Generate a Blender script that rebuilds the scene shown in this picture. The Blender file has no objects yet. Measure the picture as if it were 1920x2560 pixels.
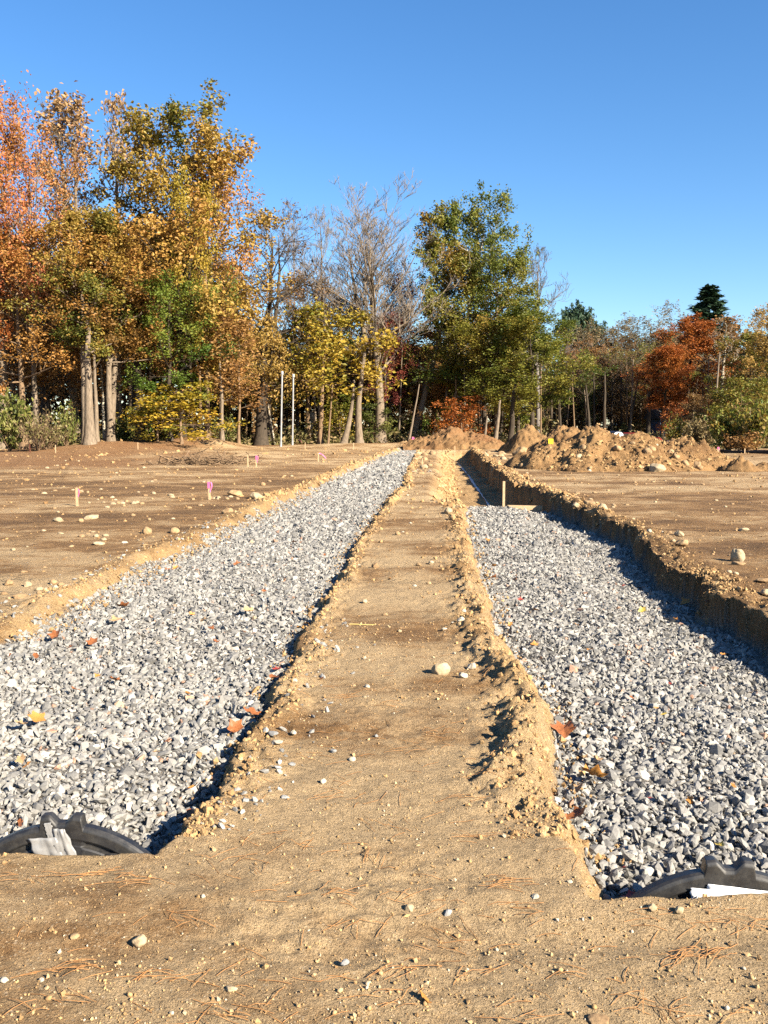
import bpy, math, random
import numpy as np
from mathutils import Vector

# ---------------------------------------------------------------- camera, sky, sun, exposure
SC = bpy.context.scene
COL = SC.collection
F_PX, H_CAM, HORIZON = 2312.0, 1.6, 1060.0
PITCH = math.atan((1280.0 - HORIZON) / F_PX)
CP, SP = math.cos(PITCH), math.sin(PITCH)

cam_d = bpy.data.cameras.new('camera')
cam_d.sensor_fit = 'VERTICAL'
cam_d.sensor_height = 24.0
cam_d.lens = 24.0 * F_PX / 2560.0
cam_d.clip_start, cam_d.clip_end = 0.05, 3000.0
cam = bpy.data.objects.new('camera', cam_d)
COL.objects.link(cam)
cam.location = (0, 0, H_CAM)
cam.rotation_euler = (math.radians(90) - PITCH, 0, 0)
SC.camera = cam

SUN_EL, SUN_AZ = math.radians(29.5), math.radians(131)      # azimuth clockwise from +Y
wd = bpy.data.worlds.new('World')
SC.world = wd
wd.use_nodes = True
wn, wl = wd.node_tree.nodes, wd.node_tree.links
bg = wn['Background']
sky = wn.new('ShaderNodeTexSky')
sky.sky_type = 'NISHITA'
sky.sun_disc = False
sky.sun_elevation, sky.sun_rotation = SUN_EL, SUN_AZ
sky.air_density, sky.dust_density, sky.ozone_density = 1.0, 0.2, 4.0
hs = wn.new('ShaderNodeHueSaturation')            # the deep, clean blue of dry autumn air
hs.inputs['Saturation'].default_value = 1.20
hs.inputs['Hue'].default_value = 0.503
wl.new(sky.outputs['Color'], hs.inputs['Color'])
wl.new(hs.outputs['Color'], bg.inputs['Color'])
bg.inputs['Strength'].default_value = 0.052

sun_d = bpy.data.lights.new('sun', 'SUN')
sun_d.energy, sun_d.angle, sun_d.color = 5.0, math.radians(0.5), (1.0, 0.88, 0.70)
sun = bpy.data.objects.new('sun', sun_d)
COL.objects.link(sun)
S = Vector((math.cos(SUN_EL) * math.sin(SUN_AZ), math.cos(SUN_EL) * math.cos(SUN_AZ), math.sin(SUN_EL)))
sun.rotation_euler = (-S).to_track_quat('-Z', 'Y').to_euler()
sun.location = S * 60

SC.view_settings.view_transform = 'Standard'
SC.view_settings.look = 'None'
SC.view_settings.exposure = 2.0
SC.view_settings.gamma = 1.0
SC.cycles.diffuse_bounces = 2
SC.cycles.use_denoising = False
SC.view_settings.use_curve_mapping = False

# ---------------------------------------------------------------- helpers
RNG = np.random.default_rng(7)
random.seed(7)


def gp(px, row, z=0.0):
    """the point at height z that the photograph shows at pixel (px, row)"""
    u, t = (px - 960) / F_PX, (1280 - row) / F_PX
    d = (u, CP + t * SP, -SP + t * CP)
    k = (z - H_CAM) / d[2]
    return d[0] * k, d[1] * k


def at(px, row, y):
    """the point at distance y that the photograph shows at pixel (px, row)"""
    t = (1280 - row) / F_PX
    h = y * (t * CP - SP) / (CP + t * SP)
    dep = y * CP - h * SP
    return (px - 960) / F_PX * dep, y, H_CAM + h


def _hash(ix, iy, seed):
    n = (ix.astype(np.int64) * 374761393 + iy.astype(np.int64) * 668265263 + seed * 2147483647) & 0xffffffff
    n = ((n ^ (n >> 13)) * 1274126177) & 0xffffffff
    n = ((n ^ (n >> 16)) * 2246822519) & 0xffffffff
    return ((n ^ (n >> 15)) & 0xffff) / 65535.0


def vnoise(x, y, seed=0):
    x, y = np.broadcast_arrays(np.asarray(x, float), np.asarray(y, float))
    x0, y0 = np.floor(x), np.floor(y)
    fx, fy = x - x0, y - y0
    fx, fy = fx * fx * (3 - 2 * fx), fy * fy * (3 - 2 * fy)
    a, b = _hash(x0, y0, seed), _hash(x0 + 1, y0, seed)
    c, d = _hash(x0, y0 + 1, seed), _hash(x0 + 1, y0 + 1, seed)
    return (a + (b - a) * fx + (c - a) * fy + (a - b - c + d) * fx * fy) * 2 - 1


def fbm(x, y, seed=0, octv=3, gain=0.5):
    s, amp = 0.0, 1.0
    for i in range(octv):
        s = s + amp * vnoise(np.asarray(x) * 2 ** i + 17.3 * i, np.asarray(y) * 2 ** i - 9.1 * i, seed + i * 31)
        amp *= gain
    return s


def ss(t):
    t = np.clip(t, 0, 1)
    return t * t * (3 - 2 * t)


def np_mesh(name, V, Fc, smooth=False, attrs=None):
    me = bpy.data.meshes.new(name)
    V = np.ascontiguousarray(V, np.float32)
    Fc = np.ascontiguousarray(Fc, np.int32)
    k = Fc.shape[1]
    me.vertices.add(len(V))
    me.vertices.foreach_set('co', V.ravel())
    me.loops.add(Fc.size)
    me.loops.foreach_set('vertex_index', Fc.ravel())
    me.polygons.add(len(Fc))
    me.polygons.foreach_set('loop_start', np.arange(0, Fc.size, k, dtype=np.int32))
    me.polygons.foreach_set('use_smooth', np.full(len(Fc), smooth, bool))
    for an, av in (attrs or {}).items():
        at_ = me.attributes.new(an, 'FLOAT', 'POINT')
        at_.data.foreach_set('value', np.ascontiguousarray(av, np.float32))
    me.update(calc_edges=True)
    return me


def py_mesh(name, V, Fc, smooth=False):
    me = bpy.data.meshes.new(name)
    me.from_pydata([tuple(v) for v in V], [], [tuple(f) for f in Fc])
    if smooth:
        me.polygons.foreach_set('use_smooth', [True] * len(me.polygons))
    me.update()
    return me


def link(name, me, mat=None, parent=None, loc=None):
    o = bpy.data.objects.new(name, me)
    COL.objects.link(o)
    if me is not None and mat is not None and len(me.materials) == 0:
        me.materials.append(mat)
    if parent:
        o.parent = parent
    if loc is not None:
        o.location = loc
    return o


def tag(o, label=None, cat=None, group=None, kind=None):
    if label: o['label'] = label
    if cat: o['category'] = cat
    if group: o['group'] = group
    if kind: o['kind'] = kind
    return o


def empty(name, loc, label, cat, group=None, rz=0.0):
    o = link(name, None, loc=loc)
    o.rotation_euler = (0, 0, rz)
    o.empty_display_size = 0.2
    return tag(o, label, cat, group)


def override_mat(o, mat):
    """a copy may share mesh data and still carry its own material"""
    o.material_slots[0].link = 'OBJECT'
    o.material_slots[0].material = mat


ALB = 0.62          # one scale for every base colour below, set with the exposure


def alb(c):
    return tuple(ALB * v for v in c)


class NT:
    """small helper for node materials"""
    def __init__(self, name):
        self.m = bpy.data.materials.new(name)
        self.m.use_nodes = True
        self.t = self.m.node_tree
        self.b = self.t.nodes['Principled BSDF']
        self.b.inputs['Specular IOR Level'].default_value = 0.25

    def n(self, kind, **kw):
        nd = self.t.nodes.new('ShaderNode' + kind)
        for k, v in kw.items():
            if k in nd.bl_rna.properties.keys():
                setattr(nd, k, v)
            else:
                nd.inputs[k.replace('_', ' ')].default_value = v
        return nd

    def l(self, a, b):
        self.t.links.new(a, b)

    def coord(self):
        g = self.n('NewGeometry')
        return g.outputs['Position']

    def objcoord(self):
        return self.n('TexCoord').outputs['Object']

    def mapped(self, vec, scale):
        mp = self.n('Mapping')
        mp.inputs['Scale'].default_value = scale
        self.l(vec, mp.inputs['Vector'])
        return mp.outputs['Vector']

    def noise(self, vec, scale, detail=4.0, rough=0.55):
        nd = self.n('TexNoise', Scale=scale, Detail=detail, Roughness=rough)
        self.l(vec, nd.inputs['Vector'])
        return nd.outputs['Fac']

    def ramp(self, fac, stops):
        r = self.n('ValToRGB')
        el = r.color_ramp.elements
        while len(el) < len(stops):
            el.new(0.5)
        for e, (p, c) in zip(el, stops):
            e.position = p
            e.color = (c, c, c, 1) if not hasattr(c, '__len__') else (*alb(c), 1)
        self.l(fac, r.inputs['Fac'])
        return r.outputs['Color']

    def mix(self, fac, a, b, mode='MIX'):
        mx = self.n('MixRGB', blend_type=mode)
        for sock, v in ((mx.inputs['Fac'], fac), (mx.inputs['Color1'], a), (mx.inputs['Color2'], b)):
            if isinstance(v, bpy.types.NodeSocket): self.l(v, sock)
            elif hasattr(v, '__len__'): sock.default_value = (*alb(v), 1)
            else: sock.default_value = v
        return mx.outputs['Color']

    def attr(self, name):
        return self.n('Attribute', attribute_name=name).outputs['Fac']

    def math(self, op, a, b=0.0):
        m = self.n('Math', operation=op)
        for s, v in zip(m.inputs, (a, b)):
            if isinstance(v, bpy.types.NodeSocket): self.l(v, s)
            else: s.default_value = v
        return m.outputs[0]

    def bump(self, h, strength=0.5, dist=0.02, prev=None):
        b = self.n('Bump', Strength=strength, Distance=dist)
        self.l(h, b.inputs['Height'])
        if prev is not None:
            self.l(prev, b.inputs['Normal'])
        return b.outputs['Normal']

    def out(self, color=None, rough=0.9, normal=None, metal=0.0, spec=None):
        if color is not None:
            if isinstance(color, bpy.types.NodeSocket): self.l(color, self.b.inputs['Base Color'])
            else: self.b.inputs['Base Color'].default_value = (*color, 1)
        if isinstance(rough, bpy.types.NodeSocket): self.l(rough, self.b.inputs['Roughness'])
        else: self.b.inputs['Roughness'].default_value = rough
        self.b.inputs['Metallic'].default_value = metal
        if spec is not None: self.b.inputs['Specular IOR Level'].default_value = spec
        if normal is not None: self.l(normal, self.b.inputs['Normal'])
        return self.m


# ---------------------------------------------------------------- materials
DRY, BROWN, DAMP_SHADE, CUT = (0.555, 0.40, 0.226), (0.295, 0.17, 0.075), (0.15, 0.085, 0.04), (0.60, 0.395, 0.185)


def soil_material(name, bands=True, dry=DRY, brown=BROWN):
    T = NT(name)
    P = T.coord()
    band = T.noise(T.mapped(P, (0.6, 1.15, 1.0)), 1.2, 8.0, 0.7)
    patch = T.noise(T.mapped(P, (0.8, 1.1, 1.0)), 2.6, 9.0, 0.72)
    f = T.math('ADD', T.math('MULTIPLY', band, 0.6), T.math('MULTIPLY', patch, 0.4))
    f = T.math('ADD', T.math('MULTIPLY', T.math('SUBTRACT', f, 0.5), 1.9), 0.49)
    f = T.math('ADD', f, T.math('MULTIPLY', T.attr('damp_shade'), 0.22))  # damp soil, plus the shade painted on the right trench wall
    col = T.ramp(f, [(0.38, dry), (0.53, tuple(0.55 * a + 0.45 * b for a, b in zip(dry, brown))), (0.66, brown), (0.88, DAMP_SHADE)])
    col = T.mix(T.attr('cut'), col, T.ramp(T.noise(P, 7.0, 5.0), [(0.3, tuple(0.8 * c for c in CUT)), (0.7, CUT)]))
    lit = T.ramp(T.noise(P, 26.0, 6.0, 0.7), [(0.3, (0.10, 0.05, 0.022)), (0.5, (0.25, 0.12, 0.05)), (0.72, (0.42, 0.24, 0.11))])
    col = T.mix(T.attr('litter'), col, lit)
    col = T.mix(T.attr('fines'), col, T.ramp(T.noise(P, 60.0, 4.0), [(0.3, (0.16, 0.15, 0.135)), (0.7, (0.36, 0.34, 0.31))]))
    grain = T.noise(P, 190.0, 3.0, 0.7)
    col = T.mix(0.85, col, T.ramp(grain, [(0.28, 0.42), (0.5, 0.98), (0.75, 1.34)]), 'MULTIPLY')
    clump = T.noise(P, 34.0, 5.0, 0.7)
    col = T.mix(0.8, col, T.ramp(clump, [(0.3, 0.52), (0.5, 1.0), (0.72, 1.22)]), 'MULTIPLY')
    # pale grit pressed into the surface
    v = T.n('TexVoronoi', Scale=42.0, Randomness=1.0)
    T.l(P, v.inputs['Vector'])
    spk = T.ramp(v.outputs['Distance'], [(0.16, 1.0), (0.24, 0.0)])
    sep = T.n('SeparateColor')
    T.l(v.outputs['Color'], sep.inputs[0])
    pick = T.math('GREATER_THAN', sep.outputs[0], 0.78)
    col = T.mix(T.math('MULTIPLY', T.math('MULTIPLY', spk, pick), 0.7), col, (0.62, 0.48, 0.32))
    v2 = T.n('TexVoronoi', Scale=105.0, Randomness=1.0)
    T.l(P, v2.inputs['Vector'])
    sep2 = T.n('SeparateColor')
    T.l(v2.outputs['Color'], sep2.inputs[0])
    grit = T.math('MULTIPLY', T.ramp(v2.outputs['Distance'], [(0.30, 1.0), (0.42, 0.0)]), T.math('GREATER_THAN', sep2.outputs[0], 0.72))
    col = T.mix(T.math('MULTIPLY', grit, 0.65), col, T.ramp(sep2.outputs[1], [(0.2, (0.16, 0.10, 0.05)), (0.35, (0.50, 0.36, 0.20)), (0.9, (0.66, 0.54, 0.38))]))
    v3 = T.n('TexVoronoi', Scale=10.0, Randomness=1.0)
    T.l(T.mapped(P, (0.75, 1.0, 1.0)), v3.inputs['Vector'])
    sep3 = T.n('SeparateColor')
    T.l(v3.outputs['Color'], sep3.inputs[0])
    chip = T.math('MULTIPLY', T.math('LESS_THAN', v3.outputs['Distance'], T.math('MULTIPLY', sep3.outputs[2], 0.22)), T.math('GREATER_THAN', sep3.outputs[0], 0.62))
    chip = T.math('MULTIPLY', chip, T.attr('stony'))
    col = T.mix(T.math('MULTIPLY', chip, 0.8), col, T.ramp(sep3.outputs[1], [(0.2, (0.40, 0.27, 0.14)), (0.9, (0.66, 0.52, 0.33))]))
    nrm = T.bump(clump, 0.7, 0.035)
    nrm = T.bump(chip, 0.6, 0.02, nrm)
    nrm = T.bump(grit, 0.5, 0.004, nrm)
    nrm = T.bump(T.noise(P, 95.0, 4.0, 0.7), 0.8, 0.016, nrm)
    nrm = T.bump(grain, 0.4, 0.004, nrm)
    # lug marks of the machines: (x weight, y weight, offset, half width, pitch)
    xyz = T.n('SeparateXYZ')
    T.l(P, xyz.inputs[0])
    X, Y = xyz.outputs[0], xyz.outputs[1]
    worn = T.ramp(T.noise(P, 1.7, 4.0), [(0.42, 0.0), (0.56, 1.0)])
    for a, b, c, hw, pitch in ((1.0, -.10, -3.55, .20, .12), (1.0, -.10, -5.5, .20, .12), (1.0, .32, .9, .2, .12), (1.0, .32, 3.0, .2, .12), (.03, 1.0, -9.3, .16, .1)):
        across = T.math('ADD', T.math('ADD', T.math('MULTIPLY', X, a), T.math('MULTIPLY', Y, b)), c)
        along = T.math('ADD', T.math('MULTIPLY', X, -b), T.math('MULTIPLY', Y, a))
        mask = T.math('MULTIPLY', T.math('LESS_THAN', T.math('ABSOLUTE', across), hw), worn)
        lug = T.math('SINE', T.math('MULTIPLY', T.math('ADD', along, T.math('MULTIPLY', T.math('ABSOLUTE', across), .6)), 6.283 / pitch))
        nrm = T.bump(T.math('MULTIPLY', mask, T.ramp(lug, [(0.2, 0.0), (0.6, 1.0)])), 1.0, 0.02 if pitch < .06 else 0.045, nrm)
    for bx, by, ca, sa in ((.50, 2.655, .95, .31), (.37, 2.76, .93, -.36), (-.42, 2.50, .98, .2), (.30, 4.05, .3, .95), (.42, 5.1, .2, .98)):      # boot prints
        dx, dy = T.math('SUBTRACT', X, bx), T.math('SUBTRACT', Y, by)
        fa = T.math('ADD', T.math('MULTIPLY', dx, ca), T.math('MULTIPLY', dy, sa))
        fb = T.math('SUBTRACT', T.math('MULTIPLY', dy, ca), T.math('MULTIPLY', dx, sa))
        inside = T.math('MULTIPLY', T.math('LESS_THAN', T.math('ABSOLUTE', fa), .085), T.math('LESS_THAN', T.math('ABSOLUTE', fb), .042))
        lug = T.math('SINE', T.math('MULTIPLY', T.math('ADD', fa, T.math('MULTIPLY', T.math('ABSOLUTE', fb), .8)), 230.0))
        nrm = T.bump(T.math('MULTIPLY', inside, T.math('SUBTRACT', T.ramp(lug, [(0.3, 0.0), (0.6, 1.0)]), 0.8)), 1.0, 0.014, nrm)
    return T.out(col, 0.95, nrm, spec=0.15)


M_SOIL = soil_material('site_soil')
M_PILE = soil_material('piled_soil', dry=(0.33, 0.195, 0.085), brown=(0.19, 0.102, 0.042))


def crumb_material():
    T = NT('soil_crumb')
    P = T.coord()
    c = T.ramp(T.attr('tint'), [(0.0, (0.27, 0.155, 0.07)), (0.35, (0.42, 0.265, 0.125)), (0.7, (0.54, 0.355, 0.17)), (0.93, (0.62, 0.45, 0.255)), (1.0, (0.64, 0.56, 0.43))])
    c = T.mix(0.7, c, T.ramp(T.noise(P, 120.0), [(0.3, 0.62), (0.7, 1.15)]), 'MULTIPLY')
    return T.out(c, 0.95, T.bump(T.noise(P, 140.0), 0.5, 0.006), spec=0.15)


M_CRUMB = crumb_material()


def gravel_material():
    T = NT('crushed_stone')
    P = T.coord()
    c = T.ramp(T.attr('tint'), [(0.0, (0.16, 0.157, 0.15)), (0.18, (0.22, 0.215, 0.205)), (0.45, (0.30, 0.292, 0.273)), (0.68, (0.375, 0.364, 0.337)),
                                (0.84, (0.46, 0.44, 0.40)), (0.93, (0.58, 0.56, 0.52)), (0.97, (0.48, 0.36, 0.23)), (1.0, (0.42, 0.26, 0.18))])
    vein = T.ramp(T.noise(T.mapped(P, (1, 1, 2.5)), 70.0, 5.0, 0.7), [(0.3, 0.68), (0.5, 0.98), (0.72, 1.18)])
    c = T.mix(0.85, c, vein, 'MULTIPLY')
    return T.out(c, 0.72, T.bump(T.noise(P, 130.0), 0.4, 0.004), spec=0.35)


M_GRAVEL = gravel_material()


def rock_material(name, a, b, c):
    T = NT(name)
    P = T.coord()
    col = T.ramp(T.noise(P, 9.0, 6.0, 0.65), [(0.3, a), (0.52, b), (0.72, c)])
    col = T.mix(0.8, col, T.ramp(T.noise(P, 75.0, 4.0), [(0.3, 0.66), (0.5, 1.0), (0.75, 1.12)]), 'MULTIPLY')
    return T.out(col, 0.85, T.bump(T.noise(P, 45.0, 5.0), 0.5, 0.012), spec=0.25)


M_ROCK = {
    'tan': rock_material('tan_rock', (0.25, 0.155, 0.08), (0.40, 0.265, 0.14), (0.48, 0.345, 0.195)),
    'cream': rock_material('cream_rock', (0.32, 0.235, 0.14), (0.46, 0.36, 0.225), (0.56, 0.46, 0.32)),
    'white': rock_material('white_rock', (0.38, 0.32, 0.23), (0.52, 0.46, 0.36), (0.62, 0.57, 0.48)),
    'grey': rock_material('grey_rock', (0.20, 0.20, 0.20), (0.32, 0.32, 0.31), (0.45, 0.44, 0.42)),
}


def leaf_material(name, stops, trans=0.30):
    T = NT(name)
    c = T.ramp(T.attr('tint'), stops)
    T.out(c, 0.55, spec=0.3)
    tr = T.n('BsdfTranslucent')
    T.l(c, tr.inputs['Color'])
    mx = T.n('MixShader')
    mx.inputs['Fac'].default_value = trans
    T.l(T.b.outputs[0], mx.inputs[1])
    T.l(tr.outputs[0], mx.inputs[2])
    T.l(mx.outputs[0], T.t.nodes['Material Output'].inputs['Surface'])
    return T.m


LEAF = {
    'gold_green': leaf_material('gold_green_leaves', [(0, (.09, .13, .02)), (.2, (.19, .20, .035)), (.42, (.37, .27, .05)), (.7, (.50, .31, .07)), (1, (.52, .26, .07))]),
    'amber': leaf_material('amber_leaves', [(0, (.17, .10, .025)), (.3, (.32, .17, .04)), (.6, (.50, .25, .06)), (.85, (.56, .29, .08)), (1, (.46, .15, .05))]),
    'gold': leaf_material('gold_leaves', [(0, (.15, .13, .03)), (.25, (.27, .19, .045)), (.5, (.42, .27, .06)), (.8, (.54, .35, .10)), (1, (.50, .24, .07))]),
    'orange': leaf_material('orange_leaves', [(0, (.30, .16, .05)), (.3, (.50, .25, .08)), (.6, (.58, .24, .09)), (.85, (.58, .17, .08)), (1, (.60, .34, .14))]),
    'orange_red': leaf_material('orange_red_leaves', [(0, (.28, .09, .02)), (.4, (.45, .13, .025)), (.75, (.52, .19, .035)), (1, (.36, .06, .02))]),
    'pinktan': leaf_material('pale_tan_leaves', [(0, (.32, .20, .09)), (.4, (.48, .30, .13)), (.75, (.55, .34, .17)), (1, (.50, .22, .12))]),
    'yellow': leaf_material('yellow_leaves', [(0, (.30, .27, .03)), (.4, (.48, .34, .03)), (.75, (.58, .38, .04)), (1, (.55, .27, .04))]),
    'yellow_green': leaf_material('yellow_green_leaves', [(0, (.10, .15, .02)), (.35, (.24, .24, .03)), (.65, (.44, .32, .04)), (1, (.56, .36, .05))]),
    'olive': leaf_material('olive_leaves', [(0, (.07, .115, .018)), (.3, (.155, .19, .028)), (.55, (.26, .25, .04)), (.8, (.30, .20, .035)), (1, (.40, .22, .04))]),
    'olive_green': leaf_material('olive_green_leaves', [(0, (.06, .10, .015)), (.35, (.15, .185, .024)), (.65, (.26, .25, .035)), (.88, (.30, .25, .04)), (1, (.40, .26, .05))]),
    'green': leaf_material('green_leaves', [(0, (.04, .085, .012)), (.4, (.11, .18, .022)), (.75, (.21, .27, .035)), (1, (.36, .30, .05))]),
    'red': leaf_material('dark_red_leaves', [(0, (.11, .03, .025)), (.4, (.21, .045, .035)), (.75, (.32, .075, .05)), (1, (.36, .15, .06))]),
    'brown': leaf_material('brown_leaves', [(0, (.12, .065, .025)), (.4, (.22, .125, .045)), (.75, (.32, .19, .065)), (1, (.38, .24, .06))]),
    'rust': leaf_material('rust_leaves', [(0, (.19, .085, .025)), (.4, (.34, .17, .05)), (.75, (.44, .24, .08)), (1, (.46, .30, .10))]),
    'dusty': leaf_material('dusty_tan_leaves', [(0, (.14, .11, .05)), (.4, (.24, .19, .08)), (.75, (.33, .24, .11)), (1, (.38, .22, .09))]),
    'conifer': leaf_material('conifer_needles', [(0, (.018, .045, .028)), (.5, (.04, .085, .045)), (1, (.08, .13, .06))], 0.12),
    'shrub': leaf_material('shrub_leaves', [(0, (.07, .095, .02)), (.4, (.15, .18, .035)), (.75, (.25, .25, .06)), (1, (.32, .27, .09))]),
    'weed': leaf_material('dry_weed', [(0, (.10, .10, .03)), (.4, (.20, .18, .06)), (.75, (.30, .23, .10)), (1, (.40, .29, .15))]),
}


def bark_material(name, a, b):
    T = NT(name)
    P = T.objcoord()
    n = T.noise(T.mapped(P, (5.0, 5.0, 0.9)), 3.0, 6.0, 0.65)
    c = T.ramp(n, [(0.3, a), (0.68, b)])
    return T.out(c, 0.9, T.bump(n, 0.7, 0.05), spec=0.15)


BARK = {
    'grey': bark_material('grey_bark', (0.11, 0.085, 0.06), (0.33, 0.26, 0.19)),
    'dark': bark_material('dark_bark', (0.035, 0.028, 0.022), (0.11, 0.085, 0.06)),
    'pale': bark_material('pale_bark', (0.30, 0.25, 0.18), (0.66, 0.59, 0.47)),
    'brown': bark_material('brown_bark', (0.13, 0.085, 0.05), (0.34, 0.23, 0.14)),
    'twig': bark_material('grey_twigs', (0.15, 0.13, 0.115), (0.28, 0.25, 0.225)),
}


def plain(name, col, rough=0.7, metal=0.0, var=0.15, scale=20.0, spec=0.3):
    T = NT(name)
    n = T.noise(T.objcoord(), scale, 4.0)
    c = T.mix(1.0, col, T.ramp(n, [(0.3, 1 - var), (0.7, 1.0)]), 'MULTIPLY')
    return T.out(c, rough, T.bump(n, 0.15, 0.003), metal, spec)


M_WOOD = plain('stake_wood', (0.66, 0.47, 0.28), 0.85, var=0.35, scale=30)
M_WOODDARK = plain('dark_stake_wood', (0.16, 0.05, 0.035), 0.85)
M_PINK = plain('pink_ribbon', (0.85, 0.16, 0.38), 0.45, var=0.1)
M_YELLOW = plain('yellow_flag', (0.85, 0.72, 0.03), 0.5, var=0.05)
M_PVC = plain('white_plastic_pipe', (0.44, 0.45, 0.47), 0.35, var=0.3, scale=4)
M_SILT = plain('black_silt_fabric', (0.022, 0.018, 0.02), 0.6, var=0.4, scale=3)
M_TAPE = plain('silver_duct_tape', (0.40, 0.40, 0.40), 0.45, metal=0.2, var=0.3, scale=25, spec=0.5)
M_PAPER = plain('white_paper', (0.86, 0.87, 0.90), 0.6, var=0.04)
M_LINE = plain('white_line_paint', (0.82, 0.80, 0.76), 0.8)
M_NEEDLE = plain('pine_needle', (0.50, 0.25, 0.09), 0.7, var=0.5, scale=40)
M_STRAW = plain('straw', (0.72, 0.58, 0.20), 0.6)


def plastic_material():
    T = NT('black_chamber_plastic')
    P = T.objcoord()
    dust = T.ramp(T.noise(P, 11.0, 6.0, 0.72), [(0.45, 0.01), (0.85, 0.32)])
    c = T.mix(dust, (0.013, 0.013, 0.015), (0.24, 0.22, 0.18))
    r = T.ramp(T.noise(P, 16.0, 5.0), [(0.3, 0.36), (0.7, 0.6)])
    return T.out(c, r, T.bump(T.noise(P, 60.0, 3.0), 0.15, 0.004), spec=0.6)


M_PLASTIC = plastic_material()


def fallen_leaf_material(name, a, b, c):
    T = NT(name)
    n = T.noise(T.objcoord(), 22.0, 4.0)
    col = T.ramp(n, [(0.35, a), (0.5, b), (0.68, c)])
    T.out(col, 0.5, T.bump(n, 0.4, 0.004), spec=0.4)
    return T.m


M_FLEAF = [fallen_leaf_material('rust_fallen_leaf', (0.16, 0.05, 0.02), (0.32, 0.11, 0.035), (0.46, 0.19, 0.06)),
           fallen_leaf_material('orange_fallen_leaf', (0.34, 0.13, 0.03), (0.52, 0.23, 0.05), (0.62, 0.34, 0.08)),
           fallen_leaf_material('red_fallen_leaf', (0.16, 0.02, 0.02), (0.34, 0.045, 0.03), (0.44, 0.09, 0.05)),
           fallen_leaf_material('yellow_fallen_leaf', (0.46, 0.32, 0.05), (0.62, 0.46, 0.08), (0.66, 0.50, 0.14)),
           fallen_leaf_material('tan_fallen_leaf', (0.34, 0.20, 0.09), (0.50, 0.32, 0.16), (0.60, 0.42, 0.24))]

# ---------------------------------------------------------------- the lie of the land
def line(pix, z, front=None):
    p = [gp(a, b, z) for a, b in pix]
    ys, xs = [q[1] for q in p], [q[0] for q in p]
    if front is not None:
        ys, xs = [front[1]] + ys, [front[0]] + xs
    ys, xs = np.array(ys), np.array(xs)
    far = xs[-1] + (xs[-1] - xs[-2]) / (ys[-1] - ys[-2]) * 60
    ys, xs = np.append(ys, ys[-1] + 60), np.append(xs, far)
    return lambda y: np.interp(y, ys, xs)


EA = line([(0, 1643), (127, 1591), (278, 1493), (382, 1429), (509, 1377), (613, 1319), (741, 1256), (856, 1198), (960, 1146), (1007, 1128)], -.13, (-2.8, 3.3))
EB = line([(428, 2129), (509, 2037), (567, 1990), (579, 1898), (625, 1840), (683, 1747), (741, 1643), (810, 1516), (862, 1435), (880, 1377), (949, 1285), (1007, 1215), (1030, 1157), (1047, 1123)], 0)
EC = line([(1530, 2240), (1493, 2199), (1470, 2129), (1406, 2037), (1418, 1875), (1348, 1724), (1261, 1597), (1227, 1481), (1186, 1389), (1169, 1296), (1146, 1204), (1128, 1128)], -.12)
ED = line([(1920, 1551), (1805, 1493), (1655, 1389), (1597, 1331), (1458, 1279), (1389, 1244), (1308, 1215), (1227, 1157), (1169, 1117)], .02, (3.0, 3.0))
YF_L, YF_R, YE_L, YE_R, Y_STEP = 3.31, 2.985, 58.5, 55.0, 19.5


def edges(y):
    n = lambda s, f, a: a * fbm(y * f, 0.0 * y + s, s, 4, 0.6)
    a = EA(y) + n(3, 1.1, .05)
    b = EB(y) + n(5, 1.9, .045)
    c = EC(y) + n(8, 1.7, .04)
    d = ED(y) + -.14 * ss((y - 17) / 4) + n(11, 1.4, .09) * np.clip((y - 3) / 4, .3, 1)
    return a, b, c, d


def bumpy(x, y, cx, cy, rx, ry, h):
    return h * np.exp(-(((x - cx) / rx) ** 2 + ((y - cy) / ry) ** 2))


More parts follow.
